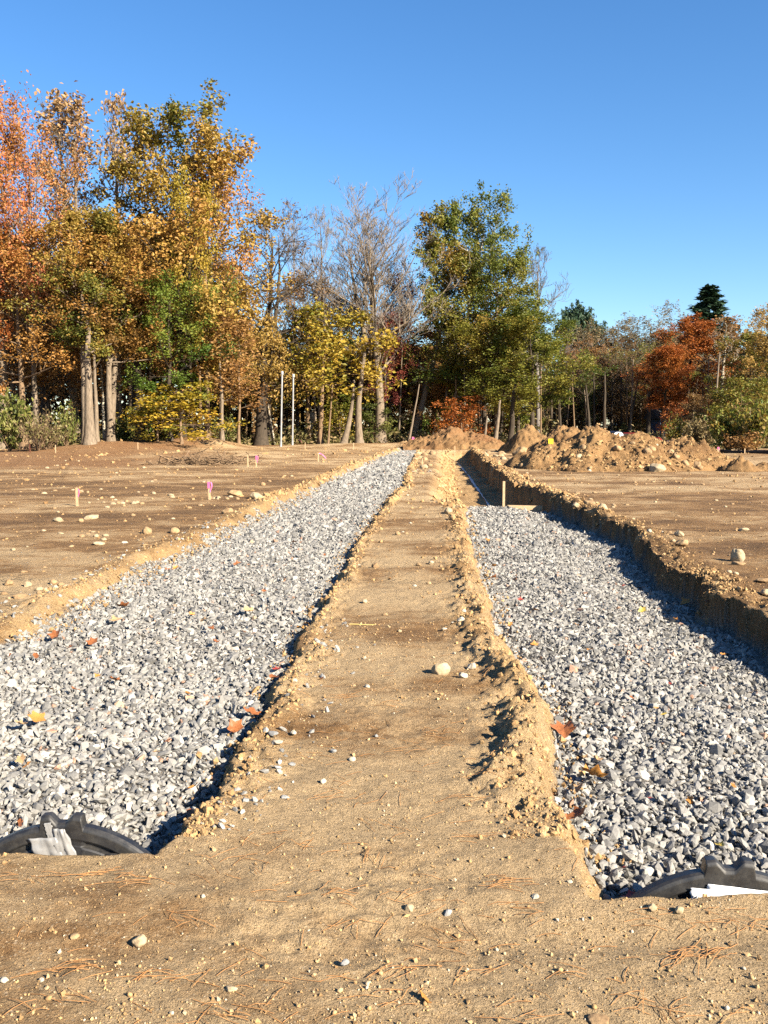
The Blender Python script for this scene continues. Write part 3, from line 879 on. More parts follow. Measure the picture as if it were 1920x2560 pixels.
for args in (
    # the middle strip
    (1101, 1684, 52, 'largest cream boulder lying alone on the middle dirt strip', 'cream', 1, .78),
    (1157, 1694, 26, 'angular white stone just right of the cream boulder on the strip', 'white', 4, .8),
    (1180, 1670, 27, 'blocky off-white stone behind the cream boulder at the crumbled ridge', 'white', 5, .7),
    (1153, 1556, 26, 'white stone with a notched top on the strip by the right ridge', 'white', 3, .75),
    (1132, 1558, 10, 'tiny white chip beside the notched white stone', 'white', 4, .6),
    (938, 1419, 20, 'rounded tan cobble standing alone mid strip', 'tan', 1, .85),
    (1078, 1410, 17, 'pale angular stone, tallest of a short row on the strip', 'cream', 4, .8),
    (1046, 1414, 15, 'dull brown stone heading the short row on the strip', 'tan', 3, .7),
    (1101, 1417, 12, 'small tan stone ending the short row on the strip', 'tan', 2, .6),
    (995, 1338, 15, 'tan upright cobble on the darker far part of the strip', 'tan', 0, .95),
    (1122, 1282, 25, 'cream cobble on the right edge of the strip above the bank', 'cream', 1, .75),
    (1131, 1296, 19, 'tan cobble tucked under the cream cobble on the strip edge', 'tan', 2, .7),
    (1096, 1192, 24, 'large sandy rock at the far end of the strip', 'tan', 3, .6),
    (1000, 1580, 11, 'little cream pebble on the bare middle of the strip', 'cream', 1, .8),
    (912, 1506, 14, 'pale round pebble by the broken left lip of the strip', 'cream', 1, .8),
    (808, 1957, 17, 'small whitish stone on its own crumb of raised dirt', 'white', 3, .9),
    (683, 1836, 30, 'flat light grey stone at the left lip of the strip', 'grey', 4, .4),
    (694, 1857, 34, 'flat white sliver of stone just below the grey flat stone', 'white', 5, .3),
    (733, 1834, 19, 'whitish cobble right of the flat grey stone', 'white', 2, .6),
    (737, 1705, 15, 'bright white round pebble by the dark leafy lip', 'white', 1, .8),
    (941, 1841, 13, 'grey pebble in the middle of the strip', 'grey', 2, .6),
    (834, 1880, 20, 'grey and white broken stone on the strip', 'grey', 4, .6),
    (712, 1995, 26, 'dark slate chip pressed into the strip', 'grey', 3, .4),
    (730, 1912, 22, 'bluish slate chip next to a flat patch of needles', 'grey', 4, .4),
    (588, 1997, 22, 'off-white stone at the corner where the strip meets the left gravel', 'white', 3, .7),
    (614, 2003, 20, 'grey stone close by the off-white corner stone', 'grey', 4, .6),
    (634, 2006, 19, 'blue grey cube-like stone, last of the corner three', 'grey', 5, .8),
    # foreground
    (349, 2364, 40, 'cream pointed stone standing in the sandy foreground', 'cream', 4, .95),
    (186, 2344, 25, 'pinkish flat pebble in the shallow foreground rut', 'tan', 1, .55),
    (508, 2242, 12, 'tiny pure white stone in the foreground dirt', 'white', 2, .8),
    (1024, 2274, 28, 'buff stone with a dark shadow beside dry grass', 'cream', 2, .7),
    (1120, 2287, 26, 'grey white stone sitting in the clump of brown needles', 'grey', 4, .8),
    (1338, 2243, 22, 'white splinter of stone by the end of the strip', 'white', 5, .5),
    (10, 2452, 26, 'white stone at the very left border of the foreground', 'white', 2, .5),
    (104, 2452, 14, 'small round white pebble in the lower left dirt', 'white', 1, .7),
    (578, 2474, 34, 'yellowish flat stone beside long orange needles', 'cream', 3, .35),
    (862, 2408, 26, 'grey brown stone half sunk near scattered grit', 'grey', 2, .5),
    (1630, 2272, 26, 'cream lump of stone below the right end cap', 'cream', 3, .7),
    (1698, 2278, 26, 'tan white lump of stone below the paper on the right cap', 'cream', 4, .7),
    (430, 2534, 14, 'white pebble near the bottom border with a dark shadow', 'white', 2, .7),
    (1500, 2555, 60, 'buff slab of stone lying flat at the bottom border', 'tan', 3, .25),
    # right field
    (1843, 1403, 38, 'pale egg-shaped boulder standing on the right field', 'cream', 1, 1.15),
    (1848, 1412, 34, 'low tan stone under the pale egg-shaped boulder', 'tan', 4, .35),
    (1698, 1341, 24, 'pale stone upright on the right trench rim', 'cream', 3, .85),
    (1706, 1361, 36, 'flat oblong tan stone lying on the right trench rim', 'tan', 5, .5),
    (1507, 1279, 34, 'big pale rounded rock on the rim beside the deep trench', 'cream', 2, .8),
    (1474, 1268, 34, 'tan block of rock left of the big pale rim rock', 'tan', 4, .8),
    (1439, 1266, 18, 'small cream stone by the edge of the deep trench', 'cream', 3, .8),
    (1440, 1248, 16, 'sandy stone above the small cream stone at the trench edge', 'tan', 3, .7),
    (1624, 1329, 13, 'white pebble beside the tyre track on the right rim', 'white', 2, .7),
    (1655, 1333, 11, 'narrow white pebble right of the tyre track', 'white', 3, .8),
    (1860, 1328, 26, 'low cream stone out on the right field', 'cream', 4, .5),
    (1905, 1455, 36, 'tan flat stone by the right border of the field', 'tan', 4, .4),
    (1912, 1486, 26, 'cream stone near the right border below the tan flat stone', 'cream', 2, .7),
    # left field
    (368, 1334, 28, 'round tan boulder, bigger of two on the left dirt field', 'tan', 0, .85),
    (437, 1333, 26, 'round pale boulder right of its bigger twin on the left field', 'tan', 1, .8),
    (571, 1284, 32, 'broad tan rock near the left gravel edge', 'tan', 2, .6),
    (657, 1214, 14, 'small round boulder far out by the gravel on the left side', 'tan', 0, .9),
    (247, 1361, 32, 'long flat pale stone on the left field', 'cream', 4, .35),
    (312, 1358, 16, 'flat white stone right of the long flat one', 'white', 3, .45),
    (362, 1364, 18, 'flat tan stone beyond the flat white one', 'tan', 5, .4),
    (146, 1303, 27, 'broad cream stone on the dark band of the left field', 'cream', 2, .5),
    (203, 1305, 14, 'small cobble between two broad stones on the dark band', 'tan', 1, .9),
    (228, 1298, 38, 'broadest pale stone lying on the dark band of the left field', 'cream', 4, .45),
    (432, 1385, 24, 'tan cobble on the left berm by the gravel', 'tan', 1, .85),
    (585, 1240, 40, 'knobbly pair of fused tan rocks on the left field', 'tan', 4, .6),
    (640, 1245, 34, 'flat topped cream rock chunk near the far gravel edge', 'cream', 5, .6),
    (68, 1466, 20, 'cream cobble in the heap of stones on the near left field', 'cream', 2, .8),
    (22, 1462, 22, 'tan cobble at the left end of the stone heap', 'tan', 2, .8),
    (134, 1460, 20, 'roundest tan cobble of the stone heap', 'tan', 0, .8),
    (138, 1471, 16, 'small white cobble under the roundest one of the heap', 'white', 2, .7),
    (152, 1464, 18, 'angular tan cobble at the right of the stone heap', 'tan', 4, .7),
    (50, 1495, 36, 'flat sandy lump below the stone heap', 'tan', 3, .4),
    # by the wood
    (810, 1104, 22, 'low tan boulder, smallest of three by the wood', 'tan', 2, .75),
    (832, 1103, 26, 'tall tan boulder, middle of three by the wood', 'tan', 1, 1.2),
    (858, 1106, 32, 'broad cream boulder, right of three by the wood', 'cream', 1, .85),
    (671, 1112, 12, 'cream boulder between the two white poles and the wood', 'cream', 1, .8),
):
    put_rock(*args)


def loose(n, zone, label, group, seed, smin, smax, mats):
    rng = np.random.default_rng(seed)
    k = 0
    while k < n:
        x, y = zone(rng)
        a, b, c, d = (float(v[0]) for v in edges(np.array([y])))
        if abs(x) > .41 * y + .1 or (a - .25 < x < b + .05) or (c - .08 - .8 * (y > Y_STEP) < x < d + .1): continue
        s = rng.uniform(smin, smax) * (.5 + .05 * y) * .5
        me = ROCKS_LOW[int(rng.integers(4))]
        m = M_ROCK[mats[int(rng.integers(len(mats)))]]
        o = link('stone', me, m, loc=(x, y, float(land(x, y)) + s * .10))
        if me.materials[0] != m: override_mat(o, m)
        o.scale = (s, s * rng.uniform(.7, 1), s * rng.uniform(.45, .8))
        o.rotation_euler = (0, 0, rng.uniform(0, 6.28))
        tag(o, label, 'stone', group)
        k += 1


def left_zone(r):
    y = 8 + 40 * r.random() ** 1.5
    return -2.6 - r.random() * (.41 * y - 2.4), y


def clustered_left(r):
    cx, row = [(95, 1478), (240, 1345), (560, 1250), (660, 1245), (160, 1235), (310, 1258), (380, 1240)][int(r.integers(7))]
    return gp(cx + r.normal(0, 45), row + r.normal(0, 5))


loose(60, left_zone, 'small tan stone scattered on the dirt field left of the gravel', 'stones strewn over the left field', 301, .035, .085, ('tan', 'tan', 'cream'))
loose(50, clustered_left, 'small pale stone in a stony patch of the left field', 'stones in patches on the left field', 302, .045, .11, ('tan', 'cream', 'cream'))
loose(50, lambda r: (3.4 + r.random() * 8, 8 + 25 * r.random() ** 1.3), 'small stone scattered on the dirt field right of the trench', 'stones strewn over the right field', 303, .03, .075, ('tan', 'cream', 'tan'))
loose(36, lambda r: (r.uniform(-.4, 1.6), 4.2 + 24 * r.random() ** 1.2), 'small stone strewn on the middle dirt strip', 'stones strewn over the middle strip', 304, .03, .065, ('tan', 'cream', 'white'))
loose(40, lambda r: (float(edges(np.array([0.0 + 0]))[3][0]) * 0 + r.normal(0, .22) + float(ED(8 + 22 * r.random())) + .5, 8 + 22 * r.random()), 'small stone lying along the rim of the right trench', 'stones along the right rim', 305, .03, .08, ('tan', 'cream'))
loose(30, lambda r: (r.uniform(.7, 2.6), r.uniform(28, 52)), 'sandy rock among the rubble at the far end of the strip', 'rubble at the far end of the strip', 306, .06, .15, ('tan', 'tan', 'cream'))
loose(30, lambda r: (r.uniform(4.3, 6.5), r.uniform(37, 50)), 'pale stone spilled between the deep trench and the soil heaps', 'stones spilled by the soil heaps', 307, .06, .15, ('cream', 'tan'))

# ---------------------------------------------------------------- heaps of soil
def heap(name, label, cx, cy, rx, ry, peaks, seed, group=None, seg=(110, 80), litter=0.0, rough=1.0):
    """peaks: (dx, dy, radius x, radius y, height) relative to the centre"""
    u = np.linspace(-1, 1, seg[0])
    v = np.linspace(-1, 1, seg[1])
    U, W = np.meshgrid(u, v)
    x, y = cx + U * rx, cy + W * ry
    h = np.zeros_like(x)
    for dx, dy, ax, ay, hh in peaks:
        q = np.sqrt(((x - cx - dx) / ax) ** 2 + ((y - cy - dy) / ay) ** 2) + .16 * fbm(x * .9, y * .9, seed, 3)
        h = np.maximum(h, hh * np.clip(1 - q, 0, 1) ** .85)
    edge = np.clip(h / .25, 0, 1)
    h = h + edge * rough * (.11 * fbm(x * 1.6, y * 1.6, seed + 1, 4, .6) + .12 * np.abs(fbm(x * 3.5, y * 3.5, seed + 2, 4, .6)) + .03 * fbm(x * 14, y * 14, seed + 3, 2))
    z = land(x, y) + np.where(h > .02, h, -.12)
    V = np.stack([x - cx, y - cy, z], -1).reshape(-1, 3)
    r, c = x.shape
    i = (np.arange(r - 1)[:, None] * c + np.arange(c - 1)[None, :]).ravel()
    top = V.copy()
    Fq = np.stack([i, i + 1, i + c + 1, i + c], 1)
    keep = (h.ravel()[Fq].max(1) > .02)
    damp_shade = .5 * fbm(x * .7, y * .7, seed + 5, 3)
    lit = np.clip(litter * (.6 + .8 * fbm(x * .8, y * .8, seed + 6, 3)), 0, 1)
    me = np_mesh(name, top, Fq[keep], True, {'cut': np.zeros(len(V)), 'damp_shade': damp_shade.ravel(), 'litter': lit.ravel()})
    o = link(name, me, M_PILE, loc=(cx, cy, 0))
    tag(o, label, 'dirt pile', group)

    def zat(px, py):
        iu = np.clip(((px - cx) / rx + 1) / 2 * (c - 1), 0, c - 1).astype(int)
        iv = np.clip(((py - cy) / ry + 1) / 2 * (r - 1), 0, r - 1).astype(int)
        return z[iv, iu]
    return zat


G_PILE = 'heaps of excavated soil'
main_z = heap('dirt_pile', 'largest broad heap of excavated brown soil with boulders at its foot', 8.3, 33.6, 4.6, 3.6,
              [(-.75, .3, 2.3, 2.6, 1.45), (.9, .2, 2.9, 2.6, 1.22), (-2.2, .4, 1.7, 2.3, .80), (2.3, .1, 2.2, 2.2, .95), (.1, 0, 3.8, 3.0, .75)], 210, G_PILE, (170, 120))
heap('dirt_pile', 'second soil heap, peaked, just left of the largest heap', 8.0, 40.0, 2.4, 3.0, [(-.2, 0, 1.6, 2.2, 1.25), (.9, .4, 1.5, 2.2, 1.30)], 220, G_PILE)
heap('dirt_pile', 'middle soil heap behind the post with the yellow flag', 8.9, 45.5, 2.4, 2.6, [(.3, 0, 1.7, 2.4, 1.30), (-.7, .3, 1.2, 2.0, 1.05)], 225, G_PILE)
heap('dirt_pile', 'leftmost double-peaked soil heap right of the pale leaning trunk', 8.9, 52.0, 2.9, 3.0, [(-.8, 0, 1.6, 2.3, 1.50), (1.0, 0, 1.8, 2.4, 1.45)], 230, G_PILE)
heap('dirt_pile', 'reddish brown mound of soil and brush closing off the trench end', 4.6, 59.5, 3.4, 3.0, [(-.35, 0, 2.3, 2.4, 1.25), (1.4, 0, 2.3, 2.3, .85), (-1.7, 0, 2.0, 2.0, .7)], 240, G_PILE, litter=.75)
heap('dirt_pile', 'low broken clod heap right of the largest soil pile', 12.6, 31.6, 1.2, .8, [(-.35, 0, .7, .6, .42), (.5, .1, .7, .5, .28)], 250, G_PILE, (60, 40))

for args in (
    (1643, 1180, 46, 'big blocky cream boulder at the foot of the largest soil heap', 'cream', 4, .68),
    (1740, 1176, 34, 'dark-sided boulder lying off the right end of the largest heap', 'tan', 3, .9),
    (1302, 1140, 44, 'cone-shaped sandy boulder between the trench and the heaps', 'tan', 5, .75),
    (1364, 1170, 34, 'sandy boulder at the left toe of the largest heap, below the flag', 'tan', 3, .9),
    (1392, 1172, 17, 'small square boulder right of the toe boulder', 'tan', 4, .8),
    (1418, 1170, 28, 'flat cream boulder in the row along the heap foot', 'cream', 4, .6),
    (1432, 1176, 18, 'cobble in front of the flat cream boulder at the heap foot', 'cream', 2, .6),
    (1450, 1168, 26, 'sharp pale boulder beside the dark hollow in the heap foot', 'cream', 5, .8),
    (1474, 1179, 12, 'little white cobble in front of the dark hollow', 'white', 2, .7),
    (1496, 1174, 28, 'tan boulder right of the dark hollow in the heap foot', 'tan', 3, .75),
    (1522, 1177, 30, 'rounded tan boulder ending the row at the heap foot', 'tan', 1, .7),
    (1566, 1174, 18, 'small tan boulder under the middle of the largest heap', 'tan', 3, .7),
    (1690, 1168, 20, 'grey tan boulder near the right foot of the largest heap', 'tan', 4, .7),
):
    put_rock(*args)


def rocks_on(zat, n, box, label, group, seed, smin, smax):
    rng = np.random.default_rng(seed)
    for _ in range(n):
        x, y = rng.uniform(*box[0]), rng.uniform(*box[1])
        s = rng.uniform(smin, smax) * .5
        me = ROCKS_LOW[int(rng.integers(4))]
        m = M_ROCK[('tan', 'tan', 'cream')[int(rng.integers(3))]]
        o = link('rock', me, m, loc=(x, y, float(zat(np.array([x]), np.array([y]))[0]) + s * .1))
        if me.materials[0] != m: override_mat(o, m)
        o.scale = (s, s * .85, s * rng.uniform(.6, .9))
        o.rotation_euler = (rng.uniform(-.5, .5), rng.uniform(-.5, .5), rng.uniform(0, 6))
        tag(o, label, 'rock', group)


rocks_on(main_z, 24, ((4.6, 11.4), (30.7, 33.4)), 'tan rock half buried in the front slope of the largest soil heap', 'rocks in the largest soil heap', 311, .12, .38)


def heap_crumbs():
    rng = np.random.default_rng(313)
    n = 3800
    x, y = rng.uniform(3.9, 12.6, n), rng.uniform(30.0, 33.8, n)
    s = .055 * np.clip(rng.lognormal(0, .6, n), .4, 4)
    return merged('soil_crumbs', [lumps(rng, np.stack([x, y, main_z(x, y) + s * .15], 1), s, 'oct', 1.0, (1, .85, .7), .3)], M_CRUMB, [rng.uniform(.1, .7, n)])


heap_crumbs()

# ---------------------------------------------------------------- end caps of the buried chambers
def end_cap(name, label, cx, cy, cz, R, rz, tape):
    root = empty(name, (cx, cy, cz), label, 'chamber end cap', None, rz)
    th = np.radians(np.concatenate([np.linspace(8, 76, 60, endpoint=False), np.linspace(76, 104, 120, endpoint=False), np.linspace(104, 172, 60)]))
    dth = np.degrees(th) - 90

    def lug(d):                                   # a block on the crown of the arch with a rounded notch in its middle
        return ss((10.4 - np.abs(d)) / 2.2) * (1 - .80 * ss((5.4 - np.abs(d)) / 4.0))
    L = lug(dth)
    flat = ss((12.5 - np.abs(dth)) / 2.5)          # plain plate between and under the lugs

    def sweep(prof):
        """prof: (radius, y) pairs from the back edge inwards; the outermost ones carry the lugs"""
        V, Fc = [], []
        for k, (r, yy, carry, damped) in enumerate(prof):
            rr = R + r + carry * .040 * L
            y2 = yy * (1 - damped * flat)
            V.append(np.stack([np.cos(th) * rr, np.full_like(th, 0) + y2, np.sin(th) * rr], 1))
        n = len(th)
        for k in range(len(prof) - 1):
            for j in range(n - 1):
                Fc.append((k * n + j, k * n + j + 1, (k + 1) * n + j + 1, (k + 1) * n + j))
        return np.concatenate(V), np.array(Fc)
    V, Fc = sweep([(-.012, .050, 1, 0), (0, .045, 1, 0), (.002, .012, 1, 0), (-.004, .003, 1, 0), (-.012, 0, 1, 0)])
    link('rim', np_mesh('rim', V, Fc, False), M_PLASTIC, root)
    V, Fc = sweep([(-.012, 0, 1, 0), (-.016, -.001, 1, 0), (-.046, -.002, .0, 0), (-.052, .002, 0, .9)])
    link('flange', np_mesh('flange', V, Fc, False), M_PLASTIC, root)
    V, Fc = sweep([(-.052, .002, 0, .9), (-.057, .014, 0, .9), (-.072, .015, 0, .9), (-.077, .002, 0, .9), (-.083, -.002, 0, .9), (-.12, -.006, 0, 0), (-.126, .002, 0, 0), (-R + .01, .002, 0, 0)])
    link('face_plate', np_mesh('face_plate', V, Fc, False), M_PLASTIC, root)
    # a shallow round embossing low on the plate
    for sgn in (-1, 1):
        t2 = np.linspace(0, 2 * math.pi, 40)
        rings = []
        for r, yy in ((.10, .004), (.094, -.010), (.075, -.014), (.0, -.014)):
            rings.append(np.stack([sgn * .19 + np.cos(t2) * r, np.full(40, yy), .27 + np.sin(t2) * r], 1))
        Fr = [(k * 40 + j, k * 40 + j + 1, (k + 1) * 40 + j + 1, (k + 1) * 40 + j) for k in range(3) for j in range(39)]
        link('boss', np_mesh('boss', np.concatenate(rings), np.array(Fr), True), M_PLASTIC, root)

    def sheet(nm, corners, mat, crinkle, off):
        n = 16
        a, b, c, d = (np.array(q, float) for q in corners)
        V = []
        for i in range(n):
            for j in range(n):
                s, t = i / (n - 1), j / (n - 1)
                p = (a * (1 - s) + b * s) * (1 - t) + (d * (1 - s) + c * s) * t
                y = off - crinkle * (.5 + .5 * math.sin(s * 9 + t * 2 + off * 900) * (1 - t)) - crinkle * .9 * abs(float(fbm(s * 3 + off * 99, t * 3, 5, 3)))
                p = p + (.003 * math.sin(t * 23 + off * 700) if i in (0, n - 1) else 0) * np.array([1, 0])
                V.append((p[0], y, p[1]))
        V = np.array(V)
        i = (np.arange(n - 1)[:, None] * n + np.arange(n - 1)[None, :]).ravel()
        Fq = np.stack([i, i + n, i + n + 1, i + 1], 1)
        o = link(nm, np_mesh(nm, V, Fq, True), mat, root)
        md = o.modifiers.new('thickness', 'SOLIDIFY')
        md.thickness = .0008
        return o
    if tape:
        sheet('tape_strip', [(-.012, .28), (.092, .28), (.021, R - .003), (-.024, R - .003)], M_TAPE, .009, -.006)
        sheet('tape_strip', [(-.070, .28), (.03, .28), (-.012, .442), (-.118, .434)], M_TAPE, .008, -.008)
        sheet('tape_strip', [(-.048, .425), (-.022, .43), (-.034, R + .018), (-.062, R + .014)], M_TAPE, .001, -.005)
    else:
        p = sheet('paper_sheet', [(-.09, .30), (.20, .30), (.19, R - .062), (-.075, R - .038)], M_PAPER, .003, -.006)
        p['label'] = 'blank white sheet taped to the cap'
        sheet('paper_sheet', [(-.13, .36), (.0, .36), (.0, R - .060), (-.135, R - .052)], M_PAPER, .002, -.010)
    return root


xl, yl, zl = at(152, 2066, 3.345)
end_cap('chamber_end_cap', 'black plastic chamber end cap with silver tape strips at the left gravel bed', xl, yl, zl - .476, .476, 0.0, True)
xr, yr, zr = at(1826, 2182, 3.02)
end_cap('chamber_end_cap', 'shiny black plastic chamber end cap with white paper at the right gravel bed', xr, yr, zr - .50, .50, math.radians(-4), False)

# ---------------------------------------------------------------- stakes, poles, flags
def box_v(x0, x1, y0, y1, z0, z1):
    V = [(x0, y0, z0), (x1, y0, z0), (x1, y1, z0), (x0, y1, z0), (x0, y0, z1), (x1, y0, z1), (x1, y1, z1), (x0, y1, z1)]
    Fq = [(0, 3, 2, 1), (4, 5, 6, 7), (0, 1, 5, 4), (1, 2, 6, 5), (2, 3, 7, 6), (3, 0, 4, 7)]
    return V, Fq


def multi_box(boxes):
    V, Fq = [], []
    for b in boxes:
        v, f = box_v(*b)
        Fq += [tuple(i + len(V) for i in q) for q in f]
        V += v
    return V, Fq


def stake(px, base, top, label, ribbon=None, w=.045, lean=0.0, mat=None, z=None, group='survey stakes'):
    x, y = gp(px, base, 0 if z is None else z)
    gz = float(land(x, y)) if z is None else z
    x, y = gp(px, base, gz)
    h = at(px, top, y)[2] - gz
    root = empty('survey_stake', (x, y, gz), label, 'stake', group)
    hw = w / 2
    V = [(-hw, -.009, -.12), (hw, -.009, -.12), (hw, .009, -.12), (-hw, .009, -.12), (-hw, -.009, h), (hw, -.009, h), (hw, .009, h), (-hw, .009, h)]
    V = [(a + lean * max(c, 0), b, c) for a, b, c in V]
    Fq = [(0, 3, 2, 1), (4, 5, 6, 7), (0, 1, 5, 4), (1, 2, 6, 5), (2, 3, 7, 6), (3, 0, 4, 7)]
    link('post', py_mesh('post', V, Fq), mat or M_WOOD, root)
    if ribbon:
        kind, m = ribbon
        n = 9
        Vr, Fr = [], []
        if kind == 'wrap':       # a knot round the top and two hanging tails
            v, f = box_v(-hw - .004 + lean * h, hw + .004 + lean * h, -.014, .014, h * .62, h * .97)
            link('ribbon', py_mesh('ribbon', v, f), m, root)
            for i in range(n):
                t = i / (n - 1)
                xx = hw + .012 + .02 * math.sin(t * 5) + lean * h
                Vr += [(xx, -.016, h * (.95 - .55 * t)), (xx + .022, .006, h * (.95 - .55 * t))]
        elif kind == 'tail':
            for i in range(n):
                t = i / (n - 1)
                Vr += [(hw + .006 + .012 * math.sin(t * 4), -.012, h * (.93 - .45 * t)), (hw + .016 + .012 * math.sin(t * 4), .008, h * (.93 - .45 * t))]
        elif kind == 'blow':     # a tail blown to one side
            for i in range(n):
                t = i / (n - 1)
                Vr += [(hw + t * .30, -.012 + .02 * math.sin(t * 8), h * .92 - .22 * t * t), (hw + t * .30, .012 + .02 * math.sin(t * 8), h * .92 - .22 * t * t + .045)]
        elif kind == 'flag':
            v, f = box_v(-.10, .10, -.02, .02, h - .30, h + .02)
            link('flag', py_mesh('flag', v, f), m, root)
        if Vr:
            Fr = [(2 * i, 2 * i + 1, 2 * i + 3, 2 * i + 2) for i in range(n - 1)]
            o = link('ribbon_tail', py_mesh('ribbon_tail', Vr, Fr), m, root)
            o.modifiers.new('thickness', 'SOLIDIFY').thickness = .002
    return root


stake(193, 1264, 1219, 'wooden survey stake with a thin pink tail, nearest on the left field', ('tail', M_PINK))
stake(525, 1250, 1203, 'wooden stake with bright pink ribbon wrapped round its top', ('wrap', M_PINK), lean=-.05)
stake(620, 1167, 1138, 'left stake of the pair beyond the brush on the left field', None)
stake(641, 1169, 1138, 'right stake of the pair, tied with a pink ribbon', ('wrap', M_PINK))
stake(796, 1155, 1133, 'short stake with pink ribbon blown out to the right', ('blow', M_PINK))
stake(884, 1119, 1107, 'tiny stake on the flat ground before the black silt fence', None)
stake(763, 1118, 1106, 'tiny stake between the white poles and the three boulders', None)
stake(744, 1110, 1098, 'small stake with pink ribbon at the foot of the wood', ('blow', M_PINK))
stake(1056, 1164, 1146, 'stake among the rubble at the far end of the strip', None)
stake(1259, 1284, 1203, 'bare tall stake standing where the right gravel ends', None, w=.05, z=-.30)
stake(1137, 1150, 1115, 'thin stake at the far end of the deep trench', None, z=-.5)
stake(1376, 1158, 1098, 'dark post topped with a yellow flag before the soil heaps', ('flag', M_YELLOW), w=.09, mat=M_WOODDARK, group=None)
stake(1032, 1112, 1092, 'thick stake with pink ribbon at the black silt fence', ('wrap', M_PINK), w=.12)
stake(345, 1122, 1106, 'stake on the low sand berm in front of the wood', None)
stake(608, 1112, 1100, 'stake with a loose pink ribbon by the far left trees', ('wrap', M_PINK))
stake(1795, 1134, 1117, 'orange-ribboned stake at the right field border', ('wrap', M_PINK), w=.08)
stake(139, 1127, 1112, 'thin stake in the weeds at the far left', None)
stake(75, 1127, 1109, 'dark stake in the green brush at the far left', None, mat=M_WOODDARK)


def pole(px, base, top, label, lean):
    x, y = gp(px, base)
    h = at(px, top, y)[2]
    root = empty('white_pole', (x, y, float(land(x, y))), label, 'pole', 'white poles before the wood')
    K = 8
    t = np.linspace(0, 1, K)
    P = np.stack([lean * h * t, 0 * t, -.3 + (h + .3) * t], 1)[None]
    V, Fc = tubes(P, np.full((1, K), .058), 14)
    link('shaft', np_mesh('shaft', V, Fc, True), M_PVC, root)
    P = np.stack([np.full(4, lean * h), np.zeros(4), h + np.array([-.20, -.02, .03, .04])], 1)[None]
    V, Fc = tubes(P, np.array([[.098, .098, .08, .002]]), 14)
    link('cap', np_mesh('cap', V, Fc, True), M_PVC, root)
    P = np.stack([np.array([0, lean * .35]), np.zeros(2), np.array([-.05, .35])], 1)[None]
    V, Fc = tubes(P, np.array([[.08, .075]]), 14)
    link('coupling', np_mesh('coupling', V, Fc, True), M_PVC, root)


pole(702, 1119, 932, 'left white pipe pole with a cap, the slightly taller of two', .028)
pole(731, 1117, 940, 'right white pipe pole with a cap, the slightly shorter of two', .022)


def silt_fence(label, pts, h, nstake, seed, pinkmark=False):
    """pts: pixels of the foot, left to right"""
    W = [gp(a, b) for a, b in pts]
    root = empty('silt_fence', (W[0][0], W[0][1], 0), label, 'fence', 'silt fences round the site')
    n = 60
    xs = np.interp(np.linspace(0, 1, n), np.linspace(0, 1, len(W)), [w[0] for w in W])
    ys = np.interp(np.linspace(0, 1, n), np.linspace(0, 1, len(W)), [w[1] for w in W])
    g = land(xs, ys)
    sag = h * (1 - .28 * np.abs(np.sin(np.linspace(0, 1, n) * math.pi * (nstake - 1) * .5)) + .12 * fbm(xs, ys, seed, 2))
    rows = []
    for k in range(5):
        t = k / 4
        rows.append(np.stack([xs - W[0][0], ys - W[0][1] + .05 * fbm(xs * 2, ys * 0 + k, seed + 3, 2), g - .05 + (sag + .05) * t], 1))
    i = (np.arange(4)[:, None] * n + np.arange(n - 1)[None, :]).ravel()
    Fq = np.stack([i, i + 1, i + n + 1, i + n], 1)
    o = link('fabric', np_mesh('fabric', np.concatenate(rows), Fq, True), M_SILT, root)
    o.modifiers.new('thickness', 'SOLIDIFY').thickness = .01
    for k in range(nstake):
        j = int(k / (nstake - 1) * (n - 1)) if nstake > 1 else 0
        v, f = box_v(-.025, .025, -.06, -.015, -.1, h * 1.15)
        link('post', py_mesh('post', v, f), M_WOOD, root, (xs[j] - W[0][0], ys[j] - W[0][1], g[j]))


silt_fence('black silt fence sagging between stakes at the end of the gravel', [(915, 1108), (960, 1108), (1010, 1109), (1060, 1109), (1105, 1108)], .42, 5, 5)
silt_fence('low black silt fence along the right border of the field', [(1690, 1130), (1760, 1132), (1840, 1134), (1930, 1136)], .24, 5, 9)
silt_fence('black silt fence slumped behind the sand berm on the left', [(330, 1118), (372, 1114), (410, 1112), (450, 1113)], .30, 4, 13)


def draped_strip(name, pix, zlev, w, lift, mat, label, cat):
    P = np.array([gp(a, b, zlev) for a, b in pix])
    t = np.linspace(0, 1, 60)
    x = np.interp(t, np.linspace(0, 1, len(P)), P[:, 0]) + .012 * fbm(t * 9, t * 0, 4, 2)
    y = np.interp(t, np.linspace(0, 1, len(P)), P[:, 1])
    ww = w * (.8 + .5 * fbm(t * 14, t * 0 + 3, 6, 2))
    L = np.stack([x - ww, y, land(x - ww, y) + lift], 1)
    M = np.stack([x, y, land(x, y) + lift + .012], 1)
    R = np.stack([x + ww, y, land(x + ww, y) + lift], 1)
    n = 60
    i = np.arange(n - 1)
    Fq = np.concatenate([np.stack([i + k * n, i + 1 + k * n, i + 1 + (k + 1) * n, i + (k + 1) * n], 1)[:, ::-1] for k in range(2)])
    return tag(link(name, np_mesh(name, np.concatenate([L, M, R]), Fq, True), mat), label, cat)


draped_strip('marking_line', [(1143, 1151), (1170, 1179), (1195, 1215), (1218, 1245), (1240, 1279)], -.45, .035, .012, M_LINE, 'thin white marking line laid along the sloping bank of the deep trench', 'line')

x, y = gp(1330, 1281, -.16)
v, f = box_v(-.37, .37, -.02, .02, -.09, .022)
o = tag(link('board', py_mesh('board', v, f), M_WOOD, loc=(x + .02, Y_STEP + .02, -.14)), 'pale board on edge holding back the end of the right gravel', 'board')
o.rotation_euler = (0, .02, -.03)

